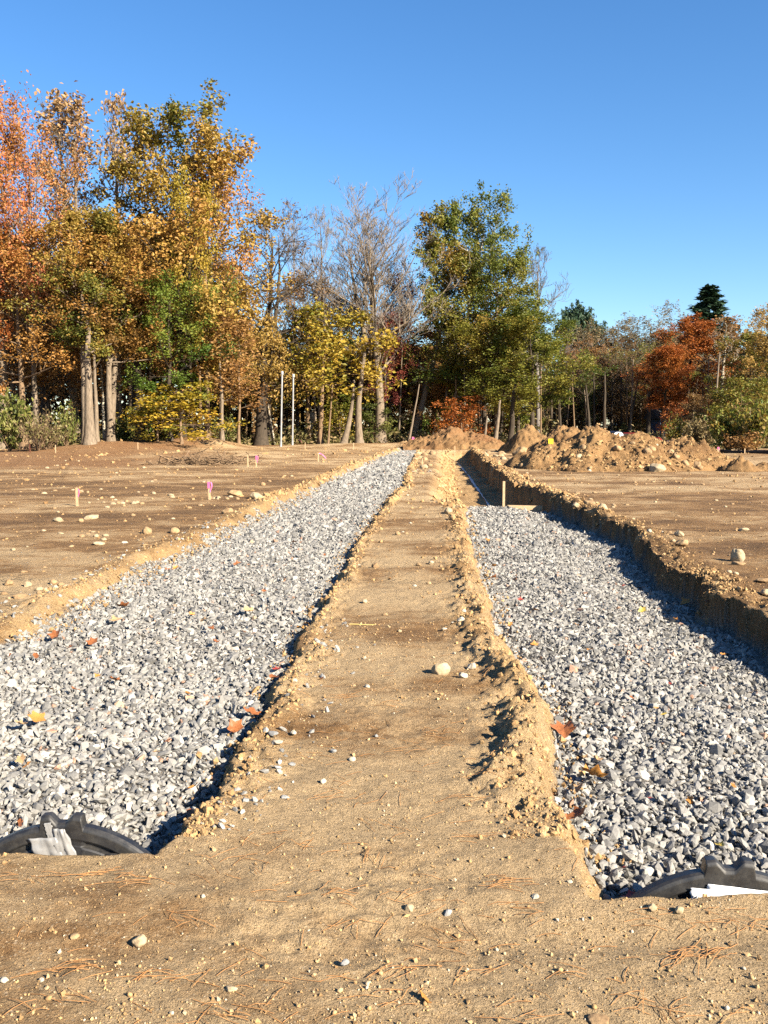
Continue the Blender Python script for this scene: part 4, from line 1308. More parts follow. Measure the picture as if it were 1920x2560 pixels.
x, y = gp(905, 1563)
P = np.stack([np.linspace(-.10, .10, 5), .004 * np.sin(np.arange(5.)), .006 + .003 * np.cos(np.arange(5.))], 1)[None]
V, Fc = tubes(P, np.full((1, 5), .0035), 5)
tag(link('straw_stalk', np_mesh('straw_stalk', V, Fc), M_STRAW, loc=(x, y, float(land(x, y)))), 'single yellow straw stalk lying across the middle strip', 'straw')

# ---------------------------------------------------------------- fallen leaves
def leaf_mesh(seed, kind):
    rng = np.random.default_rng(seed)
    n = 30
    t = np.linspace(0, 2 * math.pi, n, endpoint=False)
    if kind == 'maple':
        r = .55 + .30 * np.abs(np.cos(2.5 * t)) ** 1.5 + .10 * np.cos(t) + .05 * np.cos(10 * t)
    else:
        r = .42 + .30 * np.abs(np.cos(t)) ** 1.6 + .03 * np.cos(9 * t)
    r = r * rng.uniform(.92, 1.08, n)
    out = np.stack([np.cos(t) * r, np.sin(t) * r * (1 if kind == 'maple' else .85)], 1)
    V = [(0, 0)] + [tuple(p * .55) for p in out] + [tuple(p) for p in out]
    V = np.array(V)
    curl = rng.uniform(.35, .75)
    z = curl * (V[:, 1] ** 2) + rng.uniform(.1, .4) * V[:, 0] ** 2 + .10 * fbm(V[:, 0] * 3, V[:, 1] * 3, seed, 2)
    V = np.column_stack([V, z])
    Fc = [(0, 1 + i, 1 + (i + 1) % n) for i in range(n)] + [q for i in range(n) for q in ((1 + i, 1 + n + i, 1 + n + (i + 1) % n), (1 + i, 1 + n + (i + 1) % n, 1 + (i + 1) % n))]
    # the stalk
    k = len(V)
    V = np.vstack([V, [(-.5, -.02, z[16] * .6), (-.5, .02, z[16] * .6), (-1.15, 0, .25)]])
    Fc.append((k, k + 1, k + 2))
    return np_mesh('fallen_leaf', V, np.array(Fc), True)


LEAVES = [leaf_mesh(i, 'maple' if i % 3 else 'oval') for i in range(6)]


def fallen_leaf(px, row, wpx, mat, label, zlev, group=None, rng=random):
    x, y = gp(px, row, zlev)
    g = float(land(x, y))
    a, b, c, d = (float(q[0]) for q in edges(np.array([y])))
    lift = .050 if (a < x < b or (c < x < d and y < Y_STEP)) and y > 3.0 else .008
    x, y = gp(px, row, g + lift)
    s = max(wpx / F_PX * math.hypot(x, y) * .78, .018)
    me = LEAVES[rng.randrange(6)]
    o = link('fallen_leaf', me, M_FLEAF[0], loc=(x, y, float(land(x, y)) + lift + s * .05))
    if mat: override_mat(o, M_FLEAF[mat])
    o.scale = (s, s * rng.uniform(.7, 1), s * rng.uniform(.7, 1.2))
    o.rotation_euler = (rng.uniform(-.5, .5), rng.uniform(-.5, .5), rng.uniform(0, 6.28))
    return tag(o, label, 'leaf', group)


for args in (
    (90, 1797, 36, 1, 'orange leaf lying on the left gravel with a darker brown leaf before it', -.1),
    (55, 1812, 34, 4, 'dull brown oval leaf in front of the orange one on the left gravel', -.1),
    (286, 1699, 26, 0, 'brown oval leaf alone in the middle of the left gravel', -.1),
    (188, 1719, 20, 0, 'reddish leaf left of the lone oval leaf', -.1),
    (470, 1735, 26, 1, 'orange brown leaf low on the left gravel near the strip', -.1),
    (67, 1910, 24, 1, 'orange curled leaf above the taped black cap', -.1),
    (53, 1893, 22, 4, 'pale pink leaf behind the orange one above the taped cap', -.1),
    (482, 1963, 26, 1, 'golden leaf near the corner of the left gravel', -.1),
    (475, 2035, 30, 0, 'dark brown folded leaf at the corner of the left gravel', -.1),
    (52, 2056, 30, 0, 'rust leaf with needles close behind the taped cap', -.1),
    (587, 1823, 40, 0, 'large curled rust leaf wedged under the left lip of the strip', -.08),
    (632, 1786, 38, 0, 'curled reddish leaf in the shade of the strip lip', -.08),
    (686, 1702, 30, 0, 'rust leaf half way up the shaded strip lip', -.08),
    (694, 1672, 24, 2, 'dark red leaf against the strip lip', -.08),
    (1411, 1825, 52, 0, 'large brown leaf with a yellow edge beside the right ridge', -.1),
    (1386, 1782, 34, 0, 'round brown leaf behind the yellow edged one', -.1),
    (1485, 1940, 56, 1, 'large ragged orange leaf on the near right gravel', -.1),
    (1490, 1898, 24, 4, 'pale brown leaf behind the ragged orange leaf', -.1),
    (1447, 1973, 26, 4, 'pinkish tan leaf close to the right ridge', -.1),
    (1441, 2040, 44, 0, 'dark brown folded leaf at the foot of the right ridge', -.1),
    (1409, 2049, 26, 0, 'small rust leaf touching the ridge foot', -.1),
    (1583, 2244, 34, 2, 'dark red leaf beside the right end cap', -.02),
    (1560, 2170, 26, 2, 'dark red leaf sunk between near right stones', -.1),
    (1834, 1965, 20, 1, 'orange yellow leaf upright on the right gravel', -.1),
    (1627, 1996, 11, 2, 'tiny bright red maple leaf on the right gravel', -.1),
    (1726, 2002, 18, 1, 'small orange leaf right of the tiny red one', -.1),
    (1800, 2114, 26, 3, 'pale yellow leaf near the right cap', -.1),
    (1660, 1785, 14, 3, 'small lemon yellow leaf on the right gravel', -.1),
    (1884, 1723, 24, 4, 'brown leaf with a dark shadow by the right border', -.1),
    (1605, 1528, 18, 3, 'bright yellow leaf far up the right gravel', -.1),
    (1716, 1505, 20, 1, 'orange leaf at the shadow line of the right gravel', -.1),
    (1770, 1547, 18, 0, 'rust leaf close to the shaded right wall', -.1),
    (1475, 1624, 16, 1, 'golden leaf in the middle of the right gravel', -.1),
    (1062, 2496, 44, 1, 'curled orange brown leaf in the foreground dirt', 0.0),
    (803, 1697, 26, 0, 'rust oak leaf lying on the middle strip', 0.0),
):
    fallen_leaf(*args)
rl = random.Random(5)
for px, row, w in ((230, 1605, 24), (90, 1638, 20), (25, 1637, 14), (288, 1552, 24), (138, 1592, 26), (305, 1515, 26), (285, 1548, 20), (435, 1548, 14), (508, 1554, 18), (528, 1572, 18), (408, 1560, 16),
                   (623, 1527, 26), (480, 1537, 16), (177, 1615, 16), (592, 1412, 16), (420, 1400, 14), (690, 1408, 14), (660, 1475, 12), (440, 1420, 14), (540, 1605, 18), (620, 1650, 14), (130, 1720, 16),
                   (245, 1690, 14), (880, 1400, 10), (812, 1390, 12), (735, 1356, 12), (768, 1540, 20), (770, 1562, 18), (750, 1578, 22), (690, 1600, 14), (700, 1610, 12), (420, 1850, 16), (388, 1880, 14)):
    fallen_leaf(px, row, w, rl.choice((0, 0, 1, 4, 0)), 'small curled brown leaf strewn on the left gravel', -.1, 'leaves strewn on the left gravel', rl)
for px, row, w in ((1217, 1350, 12), (1232, 1444, 16), (1236, 1415, 12), (1338, 1612, 16), (1275, 1562, 12), (1340, 1526, 14), (1440, 1560, 14), (1690, 1550, 12), (1673, 1620, 14), (1808, 1635, 14), (1465, 1722, 14),
                   (1676, 1709, 14), (1580, 1745, 16), (1640, 1770, 12), (1300, 1500, 12), (1463, 1894, 14), (1852, 1560, 14), (1390, 1990, 16), (1560, 1460, 10)):
    fallen_leaf(px, row, w, rl.choice((0, 1, 2, 4, 1)), 'small orange or brown leaf strewn on the right gravel', -.1, 'leaves strewn on the right gravel', rl)

# ---------------------------------------------------------------- trees
def spawn(rng, poly, Lp, rad, m, smin, lenfac, ang, up, bend, K=4, rmin=.008, rfac=.55):
    """m children on every parent polyline (N,K,3): child polylines, lengths, base radii"""
    N, Kp, _ = poly.shape
    s = rng.uniform(smin, 1.0, (N, m))
    s[:, -1] = .98
    f = s * (Kp - 1)
    i = np.minimum(f.astype(int), Kp - 2)
    w = (f - i)[..., None]
    ar = np.arange(N)[:, None]
    p0 = poly[ar, i] * (1 - w) + poly[ar, i + 1] * w
    tan = poly[ar, i + 1] - poly[ar, i]
    tan /= np.linalg.norm(tan, axis=-1, keepdims=True) + 1e-9
    rnd = rng.normal(size=(N, m, 3))
    perp = rnd - (rnd * tan).sum(-1, keepdims=True) * tan
    perp /= np.linalg.norm(perp, axis=-1, keepdims=True) + 1e-9
    a = np.clip(rng.normal(ang, .22, (N, m, 1)), .1, 1.5)
    d = np.cos(a) * tan + np.sin(a) * perp
    d[..., 2] += up
    d /= np.linalg.norm(d, axis=-1, keepdims=True)
    L = Lp[:, None] * lenfac * (1.15 - .6 * s) * rng.uniform(.6, 1.3, (N, m))
    t = np.linspace(0, 1, K)[None, None, :, None]
    side = rng.normal(size=(N, m, 1, 3)) * .14
    side[..., 2] += bend
    pts = p0[:, :, None] + L[..., None, None] * (t * d[:, :, None] + t * t * side)
    r = np.maximum(rad[:, None] * rfac * (1.05 - .45 * s), rmin)
    return pts.reshape(N * m, K, 3), L.ravel(), r.ravel()


def profile(kind, t):
    if kind == 'round': return np.sqrt(np.clip(1 - ((t - .42) / .62) ** 2, .04, 1))
    if kind == 'oval': return np.clip(.55 + 1.1 * t - 1.45 * t * t, .18, 1)
    if kind == 'cone': return np.clip(1.02 - t, .03, 1)
    if kind == 'vase': return np.clip(.9 - .35 * t, .2, 1)
    if kind == 'wide': return np.clip(1 - .55 * t, .2, 1)
    return np.ones_like(t)


def taper(r, K, end=.35):
    return r[:, None] * np.linspace(1, end, K)[None]


def tree_meshes(seed, H=16., r0=.24, cb=.25, cr=4.2, shape='round', nprim=26, nsec=7, nter=5, leaves=6, leaf=.21, spread=.32, up=.25, lean=(0, 0), wob=.25, elev=(.15, 1.0),
                bend=.12, trunk_end=.96, ntwig=0, elong=1.0, forks=0, droop=0.0, clump=.55):
    rng = np.random.default_rng(seed)
    K = 14
    t = np.linspace(0, 1, K)
    wx, wy = np.cumsum(rng.normal(0, wob * .28, K)), np.cumsum(rng.normal(0, wob * .28, K))
    trunk = np.stack([lean[0] * t ** 1.3 + wx * t, lean[1] * t ** 1.3 + wy * t, H * trunk_end * t], 1)
    tr = r0 * (1 - t) ** .75 * .93 + .018 + r0 * .55 * np.exp(-t * 28)
    trunks, trads = [trunk], [tr]
    for k in range(forks):                           # extra leaders
        j = int(rng.integers(3, 6))
        p0 = trunk[j]
        az = rng.uniform(0, 6.28)
        tt = np.linspace(0, 1, K)
        d = np.array([math.cos(az), math.sin(az), 0]) * cr * .6
        f = p0 + tt[:, None] * d * (1.2 - .4 * tt[:, None]) + np.array([0, 0, 1]) * (tt * (H * .95 - p0[2]))[:, None]
        f[:, :2] += np.cumsum(rng.normal(0, wob * .2, (K, 2)), 0) * tt[:, None]
        trunks.append(f)
        trads.append(tr[j] * .75 * (1 - tt) ** .8 + .018)
    prim, Lp, rp = [], [], []
    for ti, (T, R) in enumerate(zip(trunks, trads)):
        n = nprim if ti == 0 else int(nprim * .6)
        hs = cb + (1 - cb) * (np.arange(n) + rng.uniform(0, 1, n)) / n
        if ti: hs = np.linspace(.15, 1, n)
        az = np.arange(n) * 2.39996 + rng.normal(0, .35, n)
        z = np.interp(hs, t, T[:, 2])
        px, py = np.interp(z, T[:, 2], T[:, 0]), np.interp(z, T[:, 2], T[:, 1])
        rel = np.clip((z / H - cb) / (1 - cb), 0, 1)
        L = cr * profile(shape, rel) * rng.uniform(.72, 1.18, n) * (1 if ti == 0 else .7)
        el = elev[0] + (elev[1] - elev[0]) * rel + rng.normal(0, .14, n)
        d = np.stack([np.cos(az) * np.cos(el), np.sin(az) * np.cos(el), np.sin(el)], 1)
        tt = np.linspace(0, 1, 5)[None, :, None]
        side = rng.normal(size=(n, 1, 3)) * .12
        side[..., 2] += bend - droop
        pts = np.stack([px, py, z], 1)[:, None] + L[:, None, None] * (tt * d[:, None] + tt * tt * side)
        prim.append(pts); Lp.append(L)
        rp.append(np.clip(np.interp(z, T[:, 2], R) * .5, .012, L * .028 + .01))
    prim, Lp, rp = np.concatenate(prim), np.concatenate(Lp), np.concatenate(rp)
    sec, Ls, rs = spawn(rng, prim, Lp, rp, nsec, .18, .52, .75, up * .5, bend)
    ter, Lt, rt = spawn(rng, sec, Ls, rs, nter, .2, .55, .7, up * .6, bend)
    VV, FF, off = [], [], 0

    def add(poly, rad, sides):
        nonlocal off
        V, Fc = tubes(poly, rad, sides)
        VV.append(V); FF.append(Fc + off); off += len(V)
    for T, R in zip(trunks, trads):
        add(T[None], R[None], 9)
    add(prim, taper(rp, 5, .3), 5)
    add(sec, taper(rs, 4, .4), 3)
    if ntwig:
        add(ter, taper(np.maximum(rt, .016), 4, .5), 3)
    wood = np_mesh('trunk', np.concatenate(VV), np.concatenate(FF), True)
    twig = None
    if ntwig:
        tw, Lw, rw = spawn(rng, ter, Lt, rt, ntwig, .15, .7, .5, up, bend, 3, .006)
        V, Fc = tubes(tw, taper(np.maximum(rw, .0095), 3, .6), 3)
        twig = np_mesh('twigs', V, Fc)
    crown = None
    if leaves:
        # leaves gather round the outer ends of the twigs
        n = len(ter)
        per = rng.poisson(leaves, n)
        tint_b = np.clip(.5 + .62 * vnoise(prim[:, -1, 2] * .33 + seed, prim[:, -1, 0] * .33, seed) + rng.normal(0, .16, len(prim)), 0, 1)
        par = np.repeat(np.repeat(np.arange(len(prim)), nsec), nter)
        idx = np.repeat(np.arange(n), per)
        s = rng.uniform(.25, 1.05, len(idx))
        f = np.clip(s * 3, 0, 2.999)
        i = f.astype(int)
        c = ter[idx, i] * (1 - (f - i))[:, None] + ter[idx, i + 1] * (f - i)[:, None]
        c = c + rng.normal(scale=spread, size=c.shape)
        crown = leaf_cloud(rng, c, leaf, elong, np.clip(clump * tint_b[par[idx]] + (1 - clump) * rng.random(len(idx)), 0, 1))
    return wood, crown, twig


def leaf_cloud(rng, c, size, elong=1.0, tint=None, upbias=.35):
    n = len(c)
    nrm = rng.normal(size=(n, 3)); nrm[:, 2] = np.abs(nrm[:, 2]) + upbias
    nrm /= np.linalg.norm(nrm, axis=1, keepdims=True)
    a = rng.normal(size=(n, 3)); a -= (a * nrm).sum(1, keepdims=True) * nrm
    a /= np.linalg.norm(a, axis=1, keepdims=True)
    b = np.cross(nrm, a)
    s = size * rng.uniform(.6, 1.35, (n, 1))
    la, lb = s * .62 * elong, s * .42
    fold = nrm * s * .16
    V = np.stack([c - a * la, c - b * lb + fold, c + a * la, c + b * lb + fold], 1).reshape(-1, 3)
    Fc = np.arange(4 * n).reshape(n, 4)
    if tint is None: tint = rng.random(n)
    return np_mesh('crown', V, Fc, False, {'tint': np.repeat(tint, 4)})


LIB = {}


def variant(key, **kw):
    H = kw.get('H', 16.)
    wood, crown, twig = tree_meshes(**kw)
    me = crown or twig
    co = np.empty(len(me.vertices) * 3, np.float32)
    me.vertices.foreach_get('co', co)
    co = co.reshape(-1, 3)
    rad = np.percentile(np.hypot(co[:, 0] - np.median(co[:, 0]), co[:, 1] - np.median(co[:, 1])), 93)
    LIB[key] = (wood, crown, twig, float((co[:, 2].max() if kw.get('shape') == 'cone' else np.percentile(co[:, 2], 99.6))), float(rad))


variant('oak_a', seed=1, H=18, cr=4.9, cb=0.26, shape='round', nprim=32, nsec=9, nter=6, leaves=15, leaf=0.185, spread=.23, clump=0.7)
variant('oak_b', seed=2, H=18, cr=4.4, cb=0.4, shape='oval', nprim=28, nsec=8, nter=6, leaves=10, leaf=0.165, spread=.23, forks=1, clump=0.7)
variant('oak_c', seed=3, H=16, cr=4.2, cb=0.32, shape='round', nprim=28, nsec=7, nter=6, leaves=10, leaf=0.17, spread=.23, clump=0.7)
variant('maple_a', seed=4, H=17, cr=4.4, cb=0.36, shape='round', nprim=28, nsec=8, nter=5, leaves=9, leaf=0.155, spread=.23, forks=1, up=.4, clump=0.6)
variant('sparse_a', seed=5, H=19, cr=3.6, cb=.35, shape='oval', nprim=24, nsec=7, nter=5, leaves=2.6, leaf=.19, spread=.23, up=.45, elev=(.4, 1.2), forks=1, ntwig=2)
variant('sparse_b', seed=6, H=16, cr=3.8, cb=.25, shape='oval', nprim=24, nsec=7, nter=5, leaves=3.0, leaf=.19, spread=.23, up=.35, elev=(.3, 1.1), ntwig=2)
variant('bare_a', seed=7, H=22, cr=6.2, cb=.32, shape='vase', nprim=22, nsec=8, nter=6, leaves=0, up=.55, elev=(.75, 1.35), bend=.22, ntwig=4, forks=2, r0=0.3, trunk_end=.9)
variant('bare_b', seed=8, H=20, cr=4.2, cb=.34, shape='oval', nprim=20, nsec=7, nter=5, leaves=0, up=.5, elev=(.65, 1.3), bend=.2, ntwig=4, r0=.22)
variant('gnarled', seed=9, H=18, cr=4.6, cb=.30, shape='round', nprim=20, nsec=8, nter=6, leaves=1.1, leaf=.17, spread=.25, up=.05, elev=(.25, .9), wob=.7, bend=.0, ntwig=3, r0=.42, forks=1)
variant('under_a', seed=10, H=9, cr=4.4, cb=.48, shape='wide', nprim=22, nsec=8, nter=5, leaves=7, leaf=.20, spread=.26, up=.05, elev=(.05, .7), bend=0, r0=.15)
variant('under_b', seed=11, H=6, cr=2.6, cb=.22, shape='wide', nprim=18, nsec=7, nter=4, leaves=6, leaf=.17, spread=.2, up=0, elev=(0, .6), bend=0, r0=.07)
variant('slim', seed=12, H=13, cr=2.2, cb=.30, shape='oval', nprim=22, nsec=6, nter=4, leaves=4.5, leaf=.18, spread=.26, r0=.10, elev=(.2, 1.0))
variant('sycamore', seed=13, H=22, cr=5.6, cb=0.22, shape='round', nprim=38, nsec=8, nter=6, leaves=12, leaf=0.215, spread=.23, forks=1, lean=(3.2, 0), r0=.34, elev=(.1, 1.1), clump=0.6)
variant('spruce', seed=14, H=18, cr=3.2, cb=.08, shape='cone', nprim=90, nsec=8, nter=4, leaves=4, leaf=0.2, spread=0.09, up=-.05, elev=(-.2, .25), bend=.08, r0=.22, elong=1.9, wob=.02, trunk_end=1.0)
variant('pine', seed=15, H=18, cr=3.8, cb=.40, shape='round', nprim=34, nsec=8, nter=4, leaves=7, leaf=.30, spread=.22, up=.3, elev=(.0, .8), bend=.15, r0=.24, elong=1.7, wob=.1)
variant('haze_oak', seed=16, H=17, cr=6.0, cb=.25, shape='round', nprim=26, nsec=8, nter=6, leaves=6, leaf=0.19, spread=.23, up=.3, ntwig=2, forks=1)

COUNT = {}


def tree(key, px, base, top, width, leafmat, bark, label, y=None, group=None, cat='tree', name='autumn_tree', rz=None, twigs='twig'):
    """width: the crown's width in the photograph, in pixels"""
    if y is None: x, y = gp(px, base)
    else: x = at(px, base, y)[0]
    wood, crown, twig, H, cr = LIB[key]
    gz = float(land(x, y)) - .08
    h = at(px, top, y)[2] - gz
    root = empty(name, (x, y, gz), label, cat, group, random.uniform(0, 6.28) if rz is None else rz)
    w = width / F_PX * y / (2 * cr * .93)
    root.scale = (w, w, h / H)
    o = link('trunk', wood, BARK[bark], root)
    if wood.materials[0] != BARK[bark]: override_mat(o, BARK[bark])
    if crown:
        o = link('crown', crown, LEAF[leafmat], root)
        if crown.materials[0] != LEAF[leafmat]: override_mat(o, LEAF[leafmat])
    if twig:
        o = link('twigs', twig, BARK[twigs], root)
    return root


for args, kw in (
    # the left edge of the wood, nearest
    (('maple_a', -45, 1126, 185, 200, 'orange_red', 'grey', 'tall red-tipped maple cut by the left border'), dict(y=56)),
    (('maple_a', 92, 1126, 240, 300, 'orange', 'grey', 'tall maple with coral orange crown at the far left'), dict(y=58)),
    (('sparse_a', 190, 1124, 238, 190, 'pinktan', 'grey', 'tall thin-leaved tan tree right of the coral maple'), dict(y=64)),
    (('sparse_b', 300, 1124, 235, 190, 'pinktan', 'grey', 'loose pale tree whose top nearly touches the big golden crown'), dict(y=66)),
    (('oak_a', 455, 1122, 250, 390, 'gold_green', 'dark', 'biggest golden oak crown with green patches at the skyline'), dict(y=62)),
    (('oak_c', 520, 1121, 400, 240, 'amber', 'brown', 'orange gold tree on the right flank of the biggest golden oak'), dict(y=64)),
    (('oak_b', 215, 1127, 520, 230, 'gold_green', 'grey', 'golden tree with a stout grey trunk at the edge of the field'), dict(y=56.5)),
    (('oak_c', 60, 1127, 560, 300, 'amber', 'brown', 'broad orange and brown tree under the coral maple'), dict(y=57)),
    (('oak_b', 278, 1124, 560, 240, 'amber', 'grey', 'orange gold tree whose grey trunk leans right beside the stout one'), dict(y=57.5)),
    (('oak_c', 425, 1122, 690, 230, 'green', 'dark', 'bright green tree in front of the golden oak'), dict(y=58.5)),
    (('oak_c', 480, 1122, 440, 170, 'yellow_green', 'dark', 'yellow green tree showing through the right of the golden oak'), dict(y=60.5)),
    (('slim', 556, 1120, 760, 160, 'rust', 'grey', 'slim grey-stemmed tree with orange tan leaves'), dict(y=60)),
    (('slim', 597, 1120, 800, 120, 'rust', 'brown', 'slender tan orange sapling left of the white poles'), dict(y=61)),
    (('under_b', 455, 1124, 955, 230, 'yellow', 'brown', 'low yellow understory tree with layered boughs'), dict(y=57.5)),
    (('under_b', 395, 1124, 990, 150, 'yellow_green', 'brown', 'small yellow green tree at the foot of the golden oak'), dict(y=58)),
    (('under_a', 130, 1127, 800, 260, 'rust', 'dark', 'low rust-leaved tree in the shade behind the stout trunk'), dict(y=62)),
    # the middle
    (('gnarled', 668, 1110, 492, 230, 'brown', 'dark', 'gnarled dark-limbed tree almost bare behind the white poles'), dict(y=72)),
    (('bare_b', 800, 1104, 520, 150, None, 'twig', 'slim bare tree between the gnarled tree and the tall bare maple'), dict(y=84)),
    (('bare_b', 745, 1104, 545, 120, None, 'twig', 'faint bare tree just right of the gnarled tree'), dict(y=90)),
    (('bare_a', 950, 1099, 465, 350, None, 'grey', 'tallest bare maple with a fan of fine twigs'), dict(y=76)),
    (('under_a', 800, 1105, 765, 350, 'yellow_green', 'brown', 'spreading yellow green tree right behind the white poles'), dict(y=73)),
    (('under_a', 660, 1110, 790, 200, 'gold', 'dark', 'tan gold low tree behind the left white pole'), dict(y=70)),
    (('oak_c', 770, 1105, 690, 190, 'rust', 'brown', 'tan orange tree above the spreading yellow one'), dict(y=80)),
    (('oak_c', 880, 1104, 740, 170, 'brown', 'brown', 'brown-leaved tree behind the bare maple trunk'), dict(y=86)),
    (('maple_a', 1000, 1100, 650, 150, 'red', 'dark', 'deep red maple between the bare maple and the sycamore'), dict(y=82)),
    (('oak_c', 965, 1100, 780, 120, 'red', 'dark', 'lower crimson tree in the dark of the wood'), dict(y=78)),
    (('sycamore', 1128, 1098, 478, 236, 'olive', 'pale', 'tall olive green sycamore with white limbs'), dict(y=80, rz=0.0)),
    (('oak_a', 1240, 1100, 610, 260, 'olive', 'grey', 'olive and gold tree filling the right side of the sycamore'), dict(y=78)),
    (('oak_a', 1330, 1100, 762, 270, 'olive_green', 'dark', 'rounded yellow green oak right of the sycamore'), dict(y=74)),
    (('oak_c', 1210, 1100, 800, 240, 'olive_green', 'dark', 'dense green tree under the sycamore'), dict(y=76)),
    (('bare_b', 1345, 1098, 610, 150, None, 'twig', 'bare tree with feathery twigs peeking from behind the sycamore'), dict(y=92)),
    (('under_b', 1155, 1100, 990, 130, 'orange_red', 'brown', 'small flame orange tree by the reddish mound'), dict(y=72)),
    (('under_a', 1120, 1100, 930, 170, 'rust', 'brown', 'low rust brown tree under the sycamore'), dict(y=81)),
    (('under_b', 850, 1104, 985, 110, 'yellow_green', 'brown', 'tiny lime green tree by the leaning trunks'), dict(y=76)),
    (('under_b', 935, 1103, 1010, 100, 'shrub', 'brown', 'tiny green sapling right of the smooth straight trunk'), dict(y=76)),
    # the right, farther
    (('pine', 1415, 1096, 772, 70, 'conifer', 'dark', 'dark pine top left of two above the tan trees'), dict(y=125, name='pine_tree')),
    (('pine', 1445, 1096, 764, 90, 'conifer', 'dark', 'dark pine, taller of the two above the tan trees'), dict(y=128, name='pine_tree')),
    (('pine', 1480, 1096, 800, 80, 'conifer', 'dark', 'short dark pine right of the taller pine'), dict(y=130, name='pine_tree')),
    (('spruce', 1762, 1096, 712, 300, 'conifer', 'dark', 'pointed dark spruce above the orange maple'), dict(y=125, name='spruce_tree')),
    (('haze_oak', 1560, 1096, 772, 270, 'dusty', 'grey', 'round dusty tan tree, nearly leafless, on the skyline'), dict(y=122)),
    (('haze_oak', 1650, 1096, 785, 240, 'dusty', 'grey', 'second round dusty tree right of the first on the skyline'), dict(y=118)),
    (('haze_oak', 1455, 1098, 835, 170, 'rust', 'grey', 'brown orange round tree right of the yellow green oak'), dict(y=108)),
    (('haze_oak', 1530, 1098, 870, 180, 'brown', 'grey', 'brown thin-leaved tree among grey trunks'), dict(y=104)),
    (('haze_oak', 1600, 1098, 840, 190, 'olive', 'grey', 'olive brown tree left of the orange maple'), dict(y=106)),
    (('oak_a', 1715, 1102, 790, 215, 'orange_red', 'dark', 'large flame orange maple at the right of the site'), dict(y=95)),
    (('oak_b', 1655, 1104, 865, 130, 'orange_red', 'dark', 'lower burnt orange tree drooping left of the flame maple'), dict(y=90)),
    (('sparse_b', 1800, 1102, 790, 170, 'rust', 'pale', 'red brown thin-leaved tree right of the flame maple'), dict(y=92)),
    (('oak_c', 1925, 1106, 770, 190, 'gold', 'dark', 'russet oak cut by the right border'), dict(y=82)),
    (('oak_b', 1870, 1104, 830, 150, 'olive', 'grey', 'olive brown tree left of the russet oak'), dict(y=88)),
    (('under_a', 1860, 1118, 945, 210, 'olive', 'brown', 'broad olive brown thicket tree at the right field border'), dict(y=70)),
    (('under_a', 1760, 1112, 985, 170, 'brown', 'brown', 'low dull brown tree behind the silt fence'), dict(y=74)),
    (('under_b', 1690, 1108, 1000, 80, 'orange_red', 'brown', 'small orange tree under the flame maple'), dict(y=84)),
):
    tree(*args, **kw)

# the depth of the wood: alike trees a photo cannot tell apart
rt = random.Random(77)
INNER = (('brown', 'dark', 'brown-leaved tree deep in the shade of the wood', 'brown trees inside the wood'),
         ('rust', 'dark', 'rust-leaved tree deep in the shade of the wood', 'rust trees inside the wood'),
         ('olive', 'dark', 'dull olive tree deep in the shade of the wood', 'olive trees inside the wood'))
for i in range(40):
    px = -140 + i * 37 + rt.uniform(-14, 14)
    y = rt.uniform(72, 84) if px < 600 else rt.uniform(86, 104)
    lim = 560 if px < 560 else (830 if px > 1400 else 800)
    lm, bk, lb, gr = INNER[rt.randrange(3)]
    tree(rt.choice(('oak_b', 'oak_c', 'haze_oak')), px, 1105, lim + rt.uniform(0, 90), rt.uniform(170, 240), lm, bk, lb, y=y, group=gr)
for i in range(26):
    px = 1380 + i * 24 + rt.uniform(-14, 14)
    y = rt.uniform(98, 118)
    lm, bk, lb, gr = INNER[(0, 2, 2, 0)[rt.randrange(4)]]
    tree(rt.choice(('haze_oak', 'oak_b', 'under_a')), px, 1100, 890 + rt.uniform(0, 90), rt.uniform(90, 150), lm, bk, lb, y=y, group=gr)

# plain stems that stand at the wood's edge, each with its own look
def stem(px, base, row_top, wpx, bark, label, lean_px=0, y=None, broken=False, bend=0.0, branches=0, group=None, cat='tree'):
    x, yy = gp(px, base) if y is None else (at(px, base, y)[0], y)
    gz = float(land(x, yy)) - .1
    h = at(px, row_top, yy)[2] - gz
    dx = lean_px / F_PX * yy
    rng = np.random.default_rng(int(px * 7 + base))
    K = 12
    t = np.linspace(0, 1, K)
    r = wpx / F_PX * yy * .5
    P = np.stack([dx * t + bend * np.sin(t * math.pi) + np.cumsum(rng.normal(0, r * .18, K)) * t, np.cumsum(rng.normal(0, r * .1, K)), h * t], 1)
    R = r * (1 - (.30 if broken else .62) * t) + r * .5 * np.exp(-t * 16)
    if broken: R[-1] *= .25; R[-2] *= .7
    root = empty('forest_tree', (x, yy, gz), label, cat, group)
    V, Fc = tubes(P[None], R[None], 10)
    link('trunk', np_mesh('trunk', V, Fc, True), BARK[bark], root)
    for k in range(branches):
        s = rng.uniform(.35, .95)
        p0 = np.array([np.interp(s, t, P[:, j]) for j in range(3)])
        az, L = rng.uniform(-1, 1) * 1.2 + (0 if rng.random() < .5 else math.pi), h * rng.uniform(.12, .3)
        tt = np.linspace(0, 1, 6)[:, None]
        pts = p0 + tt * L * np.array([math.cos(az), math.sin(az) * .6, .55]) + tt ** 2 * L * rng.normal(0, .2, 3)
        V, Fc = tubes(pts[None], (np.linspace(.22, .06, 6) * r)[None], 5)
        link('branch', np_mesh('branch', V, Fc, True), BARK[bark], root)


